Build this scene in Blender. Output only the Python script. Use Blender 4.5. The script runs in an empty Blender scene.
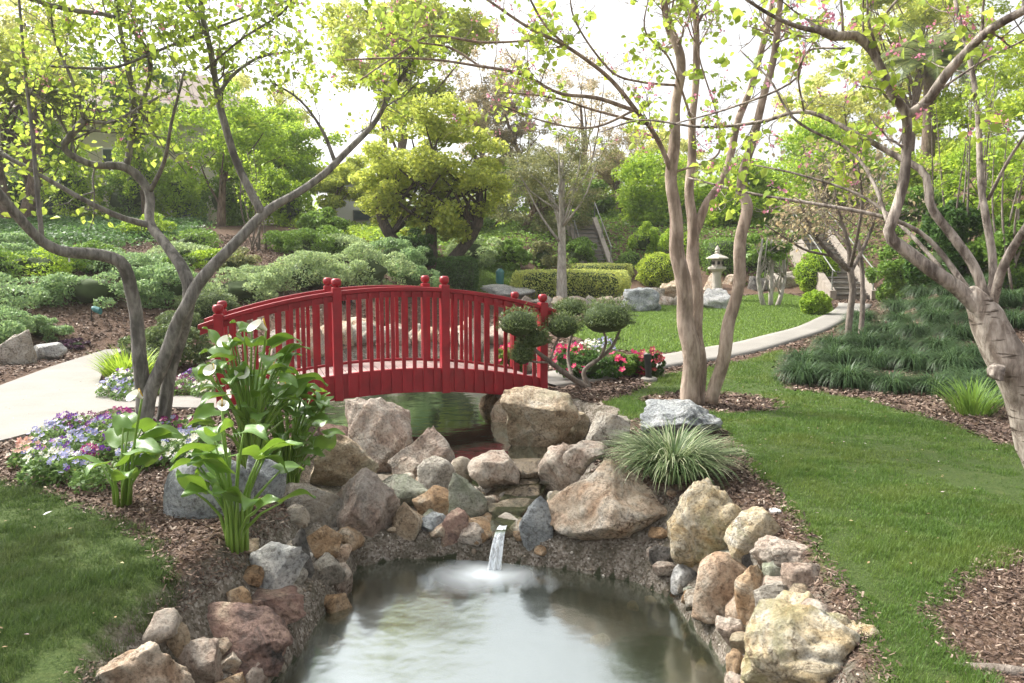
import bpy, bmesh, math, random
import numpy as np
from mathutils import Vector, noise, Matrix
random.seed(7); rng = np.random.default_rng(7)
S = bpy.context.scene
COL = S.collection
PI = math.pi
# ------------------------------------------------------------------ camera, light
F = 740.0; HC = 1.45; PITCH = math.atan(71.5/F)
cd = bpy.data.cameras.new('camera'); cam = bpy.data.objects.new('camera', cd); COL.objects.link(cam)
cam.location = (0, 0, HC); cam.rotation_euler = (PI/2-PITCH, 0, 0)
cd.lens = F*36/1024; cd.sensor_width = 36; cd.clip_start = 0.05; cd.clip_end = 1000
S.camera = cam
SUN_EL, SUN_AZ = math.radians(48), math.radians(-62)     # azimuth from +Y (into the picture), negative = left
w = bpy.data.worlds.new('World'); S.world = w; w.use_nodes = True
nt = w.node_tree; bg = nt.nodes['Background']
sky = nt.nodes.new('ShaderNodeTexSky'); sky.sky_type = 'NISHITA'; sky.sun_disc = False
sky.sun_elevation = SUN_EL; sky.sun_rotation = SUN_AZ; sky.air_density = 1.0; sky.dust_density = 5.0; sky.ozone_density = 1.0
hs = nt.nodes.new('ShaderNodeHueSaturation'); hs.inputs['Saturation'].default_value = 0.14
nt.links.new(sky.outputs[0], hs.inputs['Color']); nt.links.new(hs.outputs[0], bg.inputs[0]); bg.inputs[1].default_value = 0.15
sd = bpy.data.lights.new('sun', 'SUN'); sd.energy = 2.6; sd.angle = math.radians(9); sd.color = (1, .95, .86)
so = bpy.data.objects.new('sun', sd); COL.objects.link(so); so.location = (0, 0, 20)
sv = Vector((math.sin(SUN_AZ)*math.cos(SUN_EL), math.cos(SUN_AZ)*math.cos(SUN_EL), math.sin(SUN_EL)))
so.rotation_euler = sv.to_track_quat('Z', 'Y').to_euler()
S.view_settings.view_transform = 'Standard'; S.view_settings.look = 'None'; S.view_settings.gamma = 1
S.view_settings.exposure = 1.3
S.cycles.max_bounces = 6; S.cycles.transparent_max_bounces = 12; S.cycles.diffuse_bounces = 3; S.cycles.glossy_bounces = 3
S.cycles.transmission_bounces = 4; S.cycles.caustics_reflective = False; S.cycles.caustics_refractive = False
S.cycles.use_denoising = True

# ------------------------------------------------------------------ pixel rays and terrain
cp, sp = math.cos(PITCH), math.sin(PITCH)
def ray(px, py):
    a = (px-512)/F; b = -(py-341.5)/F
    return np.array([a, cp+b*sp, -sp+b*cp])
def P(px, py, d):                                     # point on the pixel's ray at world y = d
    r = ray(px, py); r = r*(d/r[1]); return np.array([r[0], d, HC+r[2]])
def smooth(t): t = np.clip(t, 0, 1); return t*t*(3-2*t)
SX = [-40, -20, -12, -8, -5, -3, -1, 1, 3, 6, 10.6, 15, 30, 60]
SY = [11, 11, 11.5, 13, 14, 15.5, 20, 24, 27, 26, 23.8, 20, 16, 16]
def h0(x, y):
    x = np.asarray(x, float); y = np.asarray(y, float)
    s = np.interp(x, SX, SY)
    lawn = 0.045*np.clip(y-9, 0, 20)*smooth((x+1.5)/2.5)
    slope = np.interp(x, [-8, -3, 1, 4], [.30, .32, .42, .5])
    up = np.clip(y-s, 0, None)
    cap = np.interp(x, [-10, 0, 10], [4.2, 3.6, 4.2])
    hill = cap*(1-np.exp(-slope*up/cap*1.15))
    side = 0.16*np.clip(y-9.5, 0, 14)*smooth((x/np.maximum(y, 1)-.5)/.16)
    und = 0.02*np.sin(x*1.3+1)*np.sin(y*1.1)
    return lawn+hill+side+und*smooth((y-2)/3)
def hit(px, py, h=h0, z=None, far=False):
    r = ray(px, py)
    if z is not None:
        t = (z-HC)/r[2]; return np.array([r[0]*t, r[1]*t, z])
    r = r/r[1]; ds = np.geomspace(1.2, 90, 3000)
    zz = HC+r[2]*ds; g = h(r[0]*ds, ds); k = np.argmax(zz <= g)
    if zz[k] > g[k]: k = len(ds)-1 if far else int(np.argmin(np.abs(ds-29.5)))
    d = ds[k]; return np.array([r[0]*d, d, g[k]])
def poly_px(pts, z=None): return np.array([hit(a, b, z=z, far=True)[:2] for a, b in pts])
def sdist(x, y, poly):                                # signed distance, negative inside
    x = np.asarray(x, float); y = np.asarray(y, float)
    d = np.full(x.shape, 1e9); ins = np.zeros(x.shape, bool); n = len(poly)
    for i in range(n):
        ax, ay = poly[i]; bx, by = poly[(i+1) % n]
        vx, vy = bx-ax, by-ay; L = vx*vx+vy*vy+1e-12
        t = np.clip(((x-ax)*vx+(y-ay)*vy)/L, 0, 1)
        d = np.minimum(d, np.hypot(x-ax-t*vx, y-ay-t*vy))
        c = ((ay > y) != (by > y)) & (x < (bx-ax)*(y-ay)/(by-ay+1e-12)+ax); ins ^= c
    return np.where(ins, -d, d)
WZ1, WZ2 = -0.60, -0.33
POOL = poly_px([(120, 1250), (205, 760), (262, 683), (292, 655), (310, 622), (340, 590), (352, 566), (400, 556), (480, 558), (560, 566), (640, 580), (680, 600), (700, 628), (726, 655), (735, 683), (745, 760), (800, 1250)], z=WZ1)
CH = poly_px([(470, 540), (530, 542), (560, 505), (575, 470), (590, 445), (540, 430), (470, 445), (480, 470), (486, 500)], z=-.36)
BANK = poly_px([(350, 562), (318, 540), (300, 505), (318, 470), (345, 440), (400, 468), (470, 470), (480, 550)], z=-.38)
STREAM = np.vstack([poly_px([(470, 470), (430, 468), (395, 452), (350, 435), (300, 420), (262, 411)], z=WZ2),
                    np.array([(-3.3, 10.3), (-3.6, 12.0), (-3.2, 13.6), (-1.6, 14.6), (-.2, 14.0), (.15, 12.0), (-.2, 10.5)]),
                    poly_px([(490, 415), (520, 440), (560, 462), (545, 480), (505, 485)], z=WZ2)])
def h(x, y):
    b = h0(x, y)
    d1 = sdist(x, y, POOL); d2 = sdist(x, y, STREAM); d3 = sdist(x, y, CH)
    b1 = -0.43+(b+.43)*smooth((d1-.02)/.42); c1 = -0.88+(b1+.88)*smooth((d1+.16)/.20)
    c2 = -0.62+(b+.62)*smooth((d2+.12)/.50)
    c3 = -0.44+(b+.44)*smooth((d3+.02)/.30)
    c4 = -0.42+(b+.42)*smooth((sdist(x, y, BANK)+.02)/.42)
    return np.minimum(np.minimum(c1, c2), np.minimum(c3, c4))
def hz(x, y): return float(h(np.array([x]), np.array([y]))[0])
def hw(x, y): return np.maximum(h(x, y), np.where(sdist(x, y, POOL) < .1, WZ1-.03, np.where(sdist(x, y, STREAM) < .1, WZ2-.03, -9)))
def ghit(px, py): return hit(px, py, h=lambda x, y: h0(x, y))

# ------------------------------------------------------------------ materials
def mat(name):
    m = bpy.data.materials.new(name); m.use_nodes = True; n = m.node_tree
    return m, n, n.nodes['Principled BSDF'], n.nodes, n.links
def ramp(N, stops):
    r = N.new('ShaderNodeValToRGB'); e = r.color_ramp.elements
    while len(e) < len(stops): e.new(.5)
    for i, (p, c) in enumerate(stops): e[i].position = p; e[i].color = (*c, 1)
    return r
def coords(N, L, scale=(1, 1, 1), obj=True):
    t = N.new('ShaderNodeTexCoord'); m = N.new('ShaderNodeMapping'); m.inputs['Scale'].default_value = scale
    L.new(t.outputs['Object'], m.inputs['Vector']); return m.outputs[0]
def noi(N, L, vec, sc, det=6, rough=.6, dist=0):
    n = N.new('ShaderNodeTexNoise'); n.inputs['Scale'].default_value = sc; n.inputs['Detail'].default_value = det
    n.inputs['Roughness'].default_value = rough; n.inputs['Distortion'].default_value = dist; L.new(vec, n.inputs['Vector']); return n
def mixc(N, L, a, b, f, mode='MIX'):
    m = N.new('ShaderNodeMix'); m.data_type = 'RGBA'; m.blend_type = mode
    for s, v in ((m.inputs[6], a), (m.inputs[7], b)):
        if isinstance(v, tuple): s.default_value = (*v, 1)
        else: L.new(v, s)
    if isinstance(f, float): m.inputs[0].default_value = f
    else: L.new(f, m.inputs[0])
    return m.outputs[2]
def bump(N, L, hsock, st, dist, nrm, prev=None):
    b = N.new('ShaderNodeBump'); b.inputs['Strength'].default_value = st; b.inputs['Distance'].default_value = dist
    L.new(hsock, b.inputs['Height'])
    if prev is not None: L.new(prev, b.inputs['Normal'])
    if nrm is not None: L.new(b.outputs[0], nrm)
    return b.outputs[0]
def leaf_mat(name, stops, transl=.35, rough=.5, spec=.3):
    m, n, B, N, L = mat(name)
    g = N.new('ShaderNodeNewGeometry'); r = ramp(N, stops); L.new(g.outputs['Random Per Island'], r.inputs[0])
    L.new(r.outputs[0], B.inputs['Base Color']); B.inputs['Roughness'].default_value = rough
    B.inputs['Specular IOR Level'].default_value = spec
    t = N.new('ShaderNodeBsdfTranslucent')
    hs = N.new('ShaderNodeHueSaturation'); hs.inputs['Value'].default_value = 1.5; hs.inputs['Hue'].default_value = .485; L.new(r.outputs[0], hs.inputs['Color'])
    L.new(hs.outputs[0], t.inputs[0])
    x = N.new('ShaderNodeMixShader'); x.inputs[0].default_value = transl
    L.new(B.outputs[0], x.inputs[1]); L.new(t.outputs[0], x.inputs[2]); L.new(x.outputs[0], N['Material Output'].inputs[0])
    return m
def patchy(key, dry):
    m = M[key]; N = m.node_tree.nodes; L = m.node_tree.links; r = [q for q in N if q.type == 'VALTORGB'][0]; B = N['Principled BSDF']
    v = coords(N, L); a = noi(N, L, v, 1.3, 5, .65, .5); r2 = ramp(N, [(.46, (0, 0, 0)), (.66, (.8, .8, .8))]); L.new(a.outputs[0], r2.inputs[0]); col = mixc(N, L, r.outputs[0], dry, r2.outputs[0])
    for l in list(r.outputs[0].links):
        if l.to_node.type in ('BSDF_PRINCIPLED', 'HUE_SAT'): t = l.to_socket; L.new(col, t)
def shades(c, v=.35, warm=.12):
    r, g, b = c
    return [(0, (r*(1-v), g*(1-v*.9), b*(1-v*.8))), (.5, c), (1, (min(1, r*(1+v+warm)), min(1, g*(1+v)), b*(1+v*.6)))]
M = {}
def LM(key, c, **k):
    if key not in M: M[key] = leaf_mat(key, shades(c), **k)
    return M[key]
LM('fol_bright', (.26, .40, .045), transl=.45); LM('fol_yellow', (.36, .43, .085), transl=.45); LM('fol_mid', (.14, .25, .045)); LM('fol_dark', (.06, .13, .03))
LM('fol_grey', (.21, .33, .14)); LM('fol_sage', (.30, .40, .19)); LM('fol_pine', (.20, .22, .09)); LM('fol_brown', (.33, .29, .17)); LM('fol_ivy', (.08, .17, .05))
LM('fol_lime', (.33, .44, .06), transl=.45); LM('fol_hedge', (.42, .48, .14)); LM('fol_blue', (.055, .105, .04), rough=.4); LM('fol_spring', (.30, .42, .07), transl=.5)
LM('fol_juniper', (.11, .16, .06)); LM('fol_purple', (.07, .035, .06)); LM('fol_var', (.22, .29, .15)); LM('fol_hazed', (.46, .50, .17), transl=.5); LM('fol_straw', (.45, .40, .26), transl=.4); LM('fol_palm', (.19, .24, .10))  # the palest far-tree leaves have distance haze put into their colour
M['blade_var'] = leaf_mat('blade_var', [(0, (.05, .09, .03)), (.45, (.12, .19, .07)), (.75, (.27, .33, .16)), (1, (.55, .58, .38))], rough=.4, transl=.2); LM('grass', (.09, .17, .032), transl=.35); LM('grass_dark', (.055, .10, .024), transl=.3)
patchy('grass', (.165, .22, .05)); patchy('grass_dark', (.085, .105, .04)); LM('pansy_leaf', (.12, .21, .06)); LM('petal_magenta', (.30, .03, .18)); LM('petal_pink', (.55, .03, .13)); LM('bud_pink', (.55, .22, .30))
LM('petal_purple', (.17, .05, .30)); LM('petal_lilac', (.36, .36, .58)); LM('petal_white', (.8, .8, .7)); LM('petal_peach', (.62, .40, .34)); LM('petal_wine', (.16, .03, .10)); LM('petal_blue', (.20, .20, .42))
LM('petal_red', (.30, .04, .06))

def bark_mat(name, c1, c2, sc=1., lent=0):
    m, n, B, N, L = mat(name); v = coords(N, L, (1, 1, .25)); a = noi(N, L, v, 22*sc, 8, .65, .4)
    v2 = coords(N, L, (1, 1, 1)); b = noi(N, L, v2, 3.5*sc, 4)
    r = ramp(N, [(.40, c1), (.60, c2)]); L.new(a.outputs[0], r.inputs[0])
    col = mixc(N, L, r.outputs[0], tuple(x*.62 for x in c1), b.outputs[0] if False else (lambda q: (L.new(b.outputs[0], q.inputs[0]), q.outputs[0])[1])(ramp(N, [(.5, (0, 0, 0)), (.68, (.8, .8, .8))])))
    hgt = a.outputs[0]
    if lent:
        v3 = coords(N, L, (1, 1, 5)); l = noi(N, L, v3, 9, 3, .5); rl = ramp(N, [(.60, (0, 0, 0)), (.68, (1, 1, 1))]); L.new(l.outputs[0], rl.inputs[0])
        col = mixc(N, L, col, (.07, .05, .035), rl.outputs[0]); hgt = a.outputs[0]
    L.new(col, B.inputs['Base Color']); B.inputs['Roughness'].default_value = .85
    bump(N, L, hgt, .9, .022, B.inputs['Normal']); return m
M['bark_grey'] = bark_mat('bark_grey', (.11, .10, .088), (.27, .25, .225)); M['bark_myrtle'] = bark_mat('bark_myrtle', (.20, .145, .108), (.44, .345, .275), .6)
M['bark_pale'] = bark_mat('bark_pale', (.22, .175, .14), (.54, .47, .40), 1, 1); M['bark_dark'] = bark_mat('bark_dark', (.04, .03, .022), (.12, .09, .07))
M['bark_brown'] = bark_mat('bark_brown', (.10, .065, .045), (.22, .16, .115)); M['bark_twig'] = bark_mat('bark_twig', (.12, .095, .075), (.25, .21, .175))
M['bark_limb'] = bark_mat('bark_limb', (.11, .085, .07), (.44, .38, .325))
M['bark_white'] = bark_mat('bark_white', (.30, .27, .23), (.5, .46, .4))

def rock_mat(name, cols, lich=None, lichamt=.5, bscale=1.):
    m, n, B, N, L = mat(name)
    oi = N.new('ShaderNodeObjectInfo'); t = N.new('ShaderNodeTexCoord'); ad = N.new('ShaderNodeVectorMath'); ad.operation = 'ADD'
    ml = N.new('ShaderNodeMath'); ml.operation = 'MULTIPLY'; ml.inputs[1].default_value = 37.0
    L.new(oi.outputs['Random'], ml.inputs[0]); L.new(t.outputs['Object'], ad.inputs[0]); L.new(ml.outputs[0], ad.inputs[1]); v = ad.outputs[0]
    a = noi(N, L, v, 4.2, 10, .66, .9); r = ramp(N, [(.33+.34*i/(len(cols)-1), c) for i, c in enumerate(cols)]); L.new(a.outputs[0], r.inputs[0])
    f = noi(N, L, v, 42, 8, .7); rf = ramp(N, [(.35, (.42, .40, .38)), (.52, (1, 1, 1)), (.75, (1.25, 1.22, 1.18))]); L.new(f.outputs[0], rf.inputs[0])
    col = mixc(N, L, r.outputs[0], rf.outputs[0], 1.0, 'MULTIPLY')
    vo = N.new('ShaderNodeTexVoronoi'); vo.feature = 'DISTANCE_TO_EDGE'; vo.inputs['Scale'].default_value = 5.5; 
    dn = noi(N, L, v, 6, 4); dm = mixc(N, L, v, dn.outputs['Color'], .22); L.new(dm, vo.inputs['Vector'])
    rv = ramp(N, [(0, (.28, .23, .19)), (.035, (1, 1, 1))]); L.new(vo.outputs[0], rv.inputs[0])
    ms = noi(N, L, v, 2.1, 3); rms = ramp(N, [(.48, (0, 0, 0)), (.62, (.85, .85, .85))]); L.new(ms.outputs[0], rms.inputs[0])
    col2 = mixc(N, L, col, rv.outputs[0], 1.0, 'MULTIPLY'); col = mixc(N, L, col, col2, rms.outputs[0])
    if lich:
        l = noi(N, L, v, 2.6, 9, .7, .6); rl = ramp(N, [(.5, (0, 0, 0)), (.60, (lichamt,)*3)]); L.new(l.outputs[0], rl.inputs[0])
        col = mixc(N, L, col, lich, rl.outputs[0])
    L.new(col, B.inputs['Base Color']); B.inputs['Roughness'].default_value = .82; B.inputs['Specular IOR Level'].default_value = .3
    b1 = bump(N, L, a.outputs[0], .9, .10, None); b2 = bump(N, L, rv.outputs[0], .5, .03, None, b1); bump(N, L, f.outputs[0], .9, .022, B.inputs['Normal'], b2)
    M[name] = m
rock_mat('rock_tan', [(.22, .16, .11), (.40, .30, .20), (.55, .45, .33), (.60, .54, .45)], (.30, .29, .20), .5)
rock_mat('rock_peach', [(.38, .25, .16), (.56, .41, .29), (.66, .55, .43), (.64, .58, .50)], (.42, .38, .30), .4)
rock_mat('rock_yellow', [(.42, .25, .10), (.58, .46, .28), (.62, .55, .42), (.68, .65, .58)], (.27, .27, .13), .6)
rock_mat('rock_orange', [(.20, .14, .09), (.42, .27, .15), (.52, .38, .25), (.52, .46, .37)], None)
rock_mat('rock_purple', [(.24, .175, .14), (.41, .31, .25), (.53, .44, .37), (.60, .54, .47)], (.34, .33, .30), .45)
rock_mat('rock_redmix', [(.08, .075, .07), (.27, .18, .15), (.44, .31, .24), (.58, .47, .35)], (.42, .25, .20), .5)
rock_mat('rock_grey', [(.20, .175, .15), (.35, .32, .27), (.47, .43, .37), (.56, .52, .46)], (.40, .33, .24), .5)
rock_mat('rock_blue', [(.17, .18, .185), (.31, .33, .34), (.42, .44, .44), (.54, .54, .53)], None)
rock_mat('rock_white', [(.30, .30, .30), (.50, .50, .49), (.62, .61, .58), (.68, .66, .62)], None)
rock_mat('rock_green', [(.19, .19, .14), (.32, .33, .26), (.42, .42, .35), (.50, .46, .39)], (.30, .33, .22), .6)
rock_mat('rock_pink', [(.28, .20, .15), (.46, .36, .29), (.57, .49, .41), (.63, .57, .51)], (.40, .38, .33), .4)
rock_mat('rock_dark', [(.06, .06, .06), (.12, .115, .105), (.19, .175, .16), (.26, .24, .21)], None)
rock_mat('rock_wet', [(.07, .055, .04), (.15, .12, .085), (.24, .19, .13), (.30, .25, .19)], (.09, .10, .06), .4)
M['rock_wet'].node_tree.nodes['Principled BSDF'].inputs['Roughness'].default_value = .25

def paint(name, c, rough=.35, var=.2):
    m, n, B, N, L = mat(name); v = coords(N, L, (1, 1, 1)); a = noi(N, L, v, 6, 6); r = ramp(N, [(.3, tuple(x*(1-var) for x in c)), (.7, c)]); L.new(a.outputs[0], r.inputs[0])
    f = noi(N, L, v, 60, 4); L.new(r.outputs[0], B.inputs['Base Color']); B.inputs['Roughness'].default_value = rough; bump(N, L, f.outputs[0], .15, .004, B.inputs['Normal'])
    M[name] = m; return m
paint('red_paint', (.35, .006, .018), .42, .42); paint('deck_wood', (.50, .36, .33), .7, .35); paint('wall_cream', (.62, .56, .46), .8, .08); paint('roof_tile', (.20, .15, .12), .8, .3)
paint('white_wall', (.7, .68, .65), .8, .08); paint('glass_dark', (.06, .08, .09), .1); paint('black_metal', (.02, .02, .02), .45); paint('teal_metal', (.05, .2, .2), .5); paint('rail_metal', (.22, .22, .20), .5)
paint('stone_lantern', (.55, .50, .43), .85, .3); paint('white_plastic', (.7, .7, .68), .4); paint('spadix', (.7, .45, .03), .6); paint('step_concrete', (.36, .31, .26), .85, .35)
def concrete(name, c, sc=1):
    m, n, B, N, L = mat(name); v = coords(N, L); a = noi(N, L, v, 1.4*sc, 8, .65); r = ramp(N, [(.3, tuple(x*.78 for x in c)), (.65, c)]); L.new(a.outputs[0], r.inputs[0])
    f = noi(N, L, v, 120*sc, 5, .7); rf = ramp(N, [(.35, (.72, .72, .72)), (.6, (1, 1, 1))]); L.new(f.outputs[0], rf.inputs[0])
    L.new(mixc(N, L, r.outputs[0], rf.outputs[0], 1., 'MULTIPLY'), B.inputs['Base Color']); B.inputs['Roughness'].default_value = .85; bump(N, L, f.outputs[0], .3, .004, B.inputs['Normal'])
    M[name] = m
concrete('path_concrete', (.29, .27, .24))
def spathe_mat():
    m, n, B, N, L = mat('spathe'); B.inputs['Base Color'].default_value = (.85, .84, .74, 1); B.inputs['Roughness'].default_value = .45
    B.inputs['Subsurface Weight'].default_value = .1; M['spathe'] = m
spathe_mat()
def calla_mat():
    m, n, B, N, L = mat('calla_leaf'); g = N.new('ShaderNodeNewGeometry'); r = ramp(N, [(0, (.07, .15, .035)), (.6, (.13, .25, .05)), (1, (.26, .38, .07))]); L.new(g.outputs['Random Per Island'], r.inputs[0])
    a = noi(N, L, coords(N, L, (1, 1, 1)), 18, 4); col = mixc(N, L, r.outputs[0], (.20, .31, .10), a.outputs[0], 'MIX'); col = mixc(N, L, r.outputs[0], col, .4)
    L.new(col, B.inputs['Base Color']); B.inputs['Roughness'].default_value = .33; B.inputs['Specular IOR Level'].default_value = .55
    t = N.new('ShaderNodeBsdfTranslucent'); t.inputs[0].default_value = (.26, .42, .04, 1); x = N.new('ShaderNodeMixShader'); x.inputs[0].default_value = .28
    L.new(B.outputs[0], x.inputs[1]); L.new(t.outputs[0], x.inputs[2]); L.new(x.outputs[0], N['Material Output'].inputs[0]); M['calla_leaf'] = m
    m2, n, B, N, L = mat('calla_stem'); B.inputs['Base Color'].default_value = (.17, .28, .045, 1); B.inputs['Roughness'].default_value = .4; M['calla_stem'] = m2
calla_mat()
def ground_mat():
    m, n, B, N, L = mat('ground'); at = N.new('ShaderNodeAttribute'); at.attribute_name = 'zone'; sep = N.new('ShaderNodeSeparateColor'); L.new(at.outputs['Color'], sep.inputs[0])
    v = coords(N, L)
    a = noi(N, L, v, 1.1, 6); b = noi(N, L, v, 55, 8, .75); c = noi(N, L, v, 9, 6, .7)
    mul = ramp(N, [(.28, (.045, .028, .02)), (.5, (.125, .08, .055)), (.72, (.26, .18, .13))]); L.new(b.outputs[0], mul.inputs[0])
    m2 = mixc(N, L, mul.outputs[0], (.17, .125, .10), (lambda q: (L.new(c.outputs[0], q.inputs[0]), q.outputs[0])[1])(ramp(N, [(.5, (0, 0, 0)), (.7, (.5, .5, .5))])))
    gr = ramp(N, [(.25, (.030, .045, .014)), (.5, (.065, .10, .028)), (.75, (.13, .16, .055))]); L.new(b.outputs[0], gr.inputs[0])
    g2 = mixc(N, L, gr.outputs[0], (.13, .15, .05), (lambda q: (L.new(c.outputs[0], q.inputs[0]), q.outputs[0])[1])(ramp(N, [(.5, (0, 0, 0)), (.75, (.6, .6, .6))])))
    vo = N.new('ShaderNodeTexVoronoi'); vo.inputs['Scale'].default_value = 75; L.new(v, vo.inputs['Vector'])
    ag = ramp(N, [(0, (.10, .08, .06)), (.3, (.22, .185, .15)), (.7, (.32, .28, .235)), (1, (.46, .42, .37))]); sv2 = N.new('ShaderNodeSeparateColor'); L.new(vo.outputs['Color'], sv2.inputs[0]); L.new(sv2.outputs[0], ag.inputs[0])
    agb = mixc(N, L, ag.outputs[0], (.09, .08, .055), (lambda q: (L.new(c.outputs[0], q.inputs[0]), q.outputs[0])[1])(ramp(N, [(.42, (0, 0, 0)), (.6, (.75, .75, .75))])))
    # wobble zone edges
    def zone(s):
        ad = N.new('ShaderNodeMath'); ad.operation = 'MULTIPLY_ADD'; L.new(c.outputs[0], ad.inputs[0]); ad.inputs[1].default_value = .5; L.new(s, ad.inputs[2])
        r = ramp(N, [(.68, (0, 0, 0)), (.82, (1, 1, 1))]); L.new(ad.outputs[0], r.inputs[0]); return r.outputs[0]
    col = mixc(N, L, m2, g2, zone(sep.outputs[0])); col = mixc(N, L, col, agb, zone(sep.outputs[1])); col = mixc(N, L, col, (.055, .060, .035), zone(sep.outputs[2]))
    L.new(col, B.inputs['Base Color']); B.inputs['Roughness'].default_value = .95; B.inputs['Specular IOR Level'].default_value = .15
    b1 = bump(N, L, b.outputs[0], .8, .03, None); bump(N, L, vo.outputs['Distance'], .3, .01, B.inputs['Normal'], b1); M['ground'] = m
ground_mat()
def chip_mat():
    m, n, B, N, L = mat('mulch_chip'); g = N.new('ShaderNodeNewGeometry')
    r = ramp(N, [(0, (.04, .026, .02)), (.35, (.095, .058, .042)), (.72, (.17, .115, .085)), (.95, (.27, .20, .15)), (1, (.5, .42, .35))]); L.new(g.outputs['Random Per Island'], r.inputs[0])
    L.new(r.outputs[0], B.inputs['Base Color']); B.inputs['Roughness'].default_value = .9; M['mulch_chip'] = m
chip_mat()
FALL = hit(493, 567, z=WZ1)
def water_mat(name, tint, foam=False, rough=.06, refl=1.):
    m, n, B, N, L = mat(name); N.remove(B)
    v = coords(N, L); a = noi(N, L, v, 3.0, 3, .5); f = noi(N, L, v, 9, 2)
    lw = N.new('ShaderNodeFresnel'); lw.inputs[0].default_value = 1.33
    gl = N.new('ShaderNodeBsdfGlossy'); gl.inputs['Roughness'].default_value = rough; gl.inputs['Color'].default_value = (.86, .93, .92, 1)
    nb = bump(N, L, a.outputs[0], .22, .03, None); L.new(nb, gl.inputs['Normal']); L.new(nb, lw.inputs['Normal'])
    tr = N.new('ShaderNodeBsdfTransparent'); tr.inputs[0].default_value = (*tint, 1)
    df = N.new('ShaderNodeBsdfDiffuse'); df.inputs[0].default_value = (.13, .135, .09, 1)
    mm = N.new('ShaderNodeMixShader'); mm.inputs[0].default_value = .17; L.new(tr.outputs[0], mm.inputs[1]); L.new(df.outputs[0], mm.inputs[2])
    x = N.new('ShaderNodeMixShader'); fm = N.new('ShaderNodeMath'); fm.operation = 'MULTIPLY'; fm.inputs[1].default_value = refl; fm.use_clamp = True
    L.new(lw.outputs[0], fm.inputs[0]); L.new(fm.outputs[0], x.inputs[0]); L.new(mm.outputs[0], x.inputs[1]); L.new(gl.outputs[0], x.inputs[2])
    out = x.outputs[0]
    if foam:
        g = N.new('ShaderNodeNewGeometry'); sb = N.new('ShaderNodeVectorMath'); sb.operation = 'SUBTRACT'; sb.inputs[1].default_value = (FALL[0]-.07, FALL[1]-.13, WZ1); L.new(g.outputs['Position'], sb.inputs[0])
        sc = N.new('ShaderNodeVectorMath'); sc.operation = 'MULTIPLY'; sc.inputs[1].default_value = (.85, 1.15, 0); L.new(sb.outputs[0], sc.inputs[0])
        ln = N.new('ShaderNodeVectorMath'); ln.operation = 'LENGTH'; L.new(sc.outputs[0], ln.inputs[0])
        n2 = noi(N, L, coords(N, L, (1.6, 1, 1)), 3.0, 2, .4, .6); ma = N.new('ShaderNodeMath'); ma.operation = 'MULTIPLY_ADD'; L.new(n2.outputs[0], ma.inputs[0]); ma.inputs[1].default_value = .42; L.new(ln.outputs['Value'], ma.inputs[2])
        r = ramp(N, [(.20, (.95, .95, .95)), (.34, (.5, .5, .5)), (.62, (0, 0, 0))]); L.new(ma.outputs[0], r.inputs[0])
        fd = N.new('ShaderNodeBsdfDiffuse'); fd.inputs[0].default_value = (.74, .79, .82, 1)
        y = N.new('ShaderNodeMixShader'); L.new(r.outputs[0], y.inputs[0]); L.new(out, y.inputs[1]); L.new(fd.outputs[0], y.inputs[2]); out = y.outputs[0]
    L.new(out, N['Material Output'].inputs[0]); M[name] = m
water_mat('pool_water', (.55, .60, .45), True, .15, .50); water_mat('stream_water', (.45, .50, .36), False, .08, .8)
def fall_mat():
    m, n, B, N, L = mat('fall_water'); B.inputs['Base Color'].default_value = (.8, .85, .88, 1); B.inputs['Roughness'].default_value = .2
    a = noi(N, L, coords(N, L, (60, 60, 3)), 1, 3); r = ramp(N, [(.3, (.3, .3, .3)), (.55, (1, 1, 1))]); L.new(a.outputs[0], r.inputs[0]); L.new(r.outputs[0], B.inputs['Alpha']); M['fall_water'] = m
fall_mat()

# ------------------------------------------------------------------ mesh helpers
def raw_mesh(name, V, Fa, material, parent=None, smooth=False, loc=None, mesh=None):
    if mesh is None:
        V = np.asarray(V, np.float32).reshape(-1, 3); me = bpy.data.meshes.new(name)
        if isinstance(Fa, np.ndarray):
            k = Fa.shape[1]; me.vertices.add(len(V)); me.vertices.foreach_set('co', V.ravel())
            me.loops.add(Fa.size); me.loops.foreach_set('vertex_index', Fa.ravel().astype(np.int32))
            me.polygons.add(len(Fa)); me.polygons.foreach_set('loop_start', np.arange(0, Fa.size, k, dtype=np.int32))
            if smooth: me.polygons.foreach_set('use_smooth', np.ones(len(Fa), bool))
            me.update(calc_edges=True)
        else:
            me.from_pydata([tuple(map(float, v)) for v in V], [], Fa); me.update()
            if smooth: me.polygons.foreach_set('use_smooth', np.ones(len(me.polygons), bool))
        me.materials.append(M[material] if isinstance(material, str) else material)
    else: me = mesh
    o = bpy.data.objects.new(name, me); COL.objects.link(o)
    if parent is not None: o.parent = parent
    if loc is not None: o.location = tuple(map(float, loc))
    return o
def tag(o, label=None, cat=None, group=None, kind=None):
    if label: o['label'] = label
    if cat: o['category'] = cat
    if group: o['group'] = group
    if kind: o['kind'] = kind
    return o
def empty(name, loc, label, cat, group=None, rz=0):
    o = bpy.data.objects.new(name, None); COL.objects.link(o); o.location = tuple(map(float, loc)); o.rotation_euler = (0, 0, rz); o.empty_display_size = .1
    return tag(o, label, cat, group)
def merge(parts):
    Vs, Fs, k = [], [], 0
    for V, Fa in parts:
        V = np.asarray(V, float).reshape(-1, 3); Vs.append(V); Fs += [[i+k for i in f] for f in (Fa.tolist() if isinstance(Fa, np.ndarray) else Fa)]; k += len(V)
    return np.vstack(Vs), Fs
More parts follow.
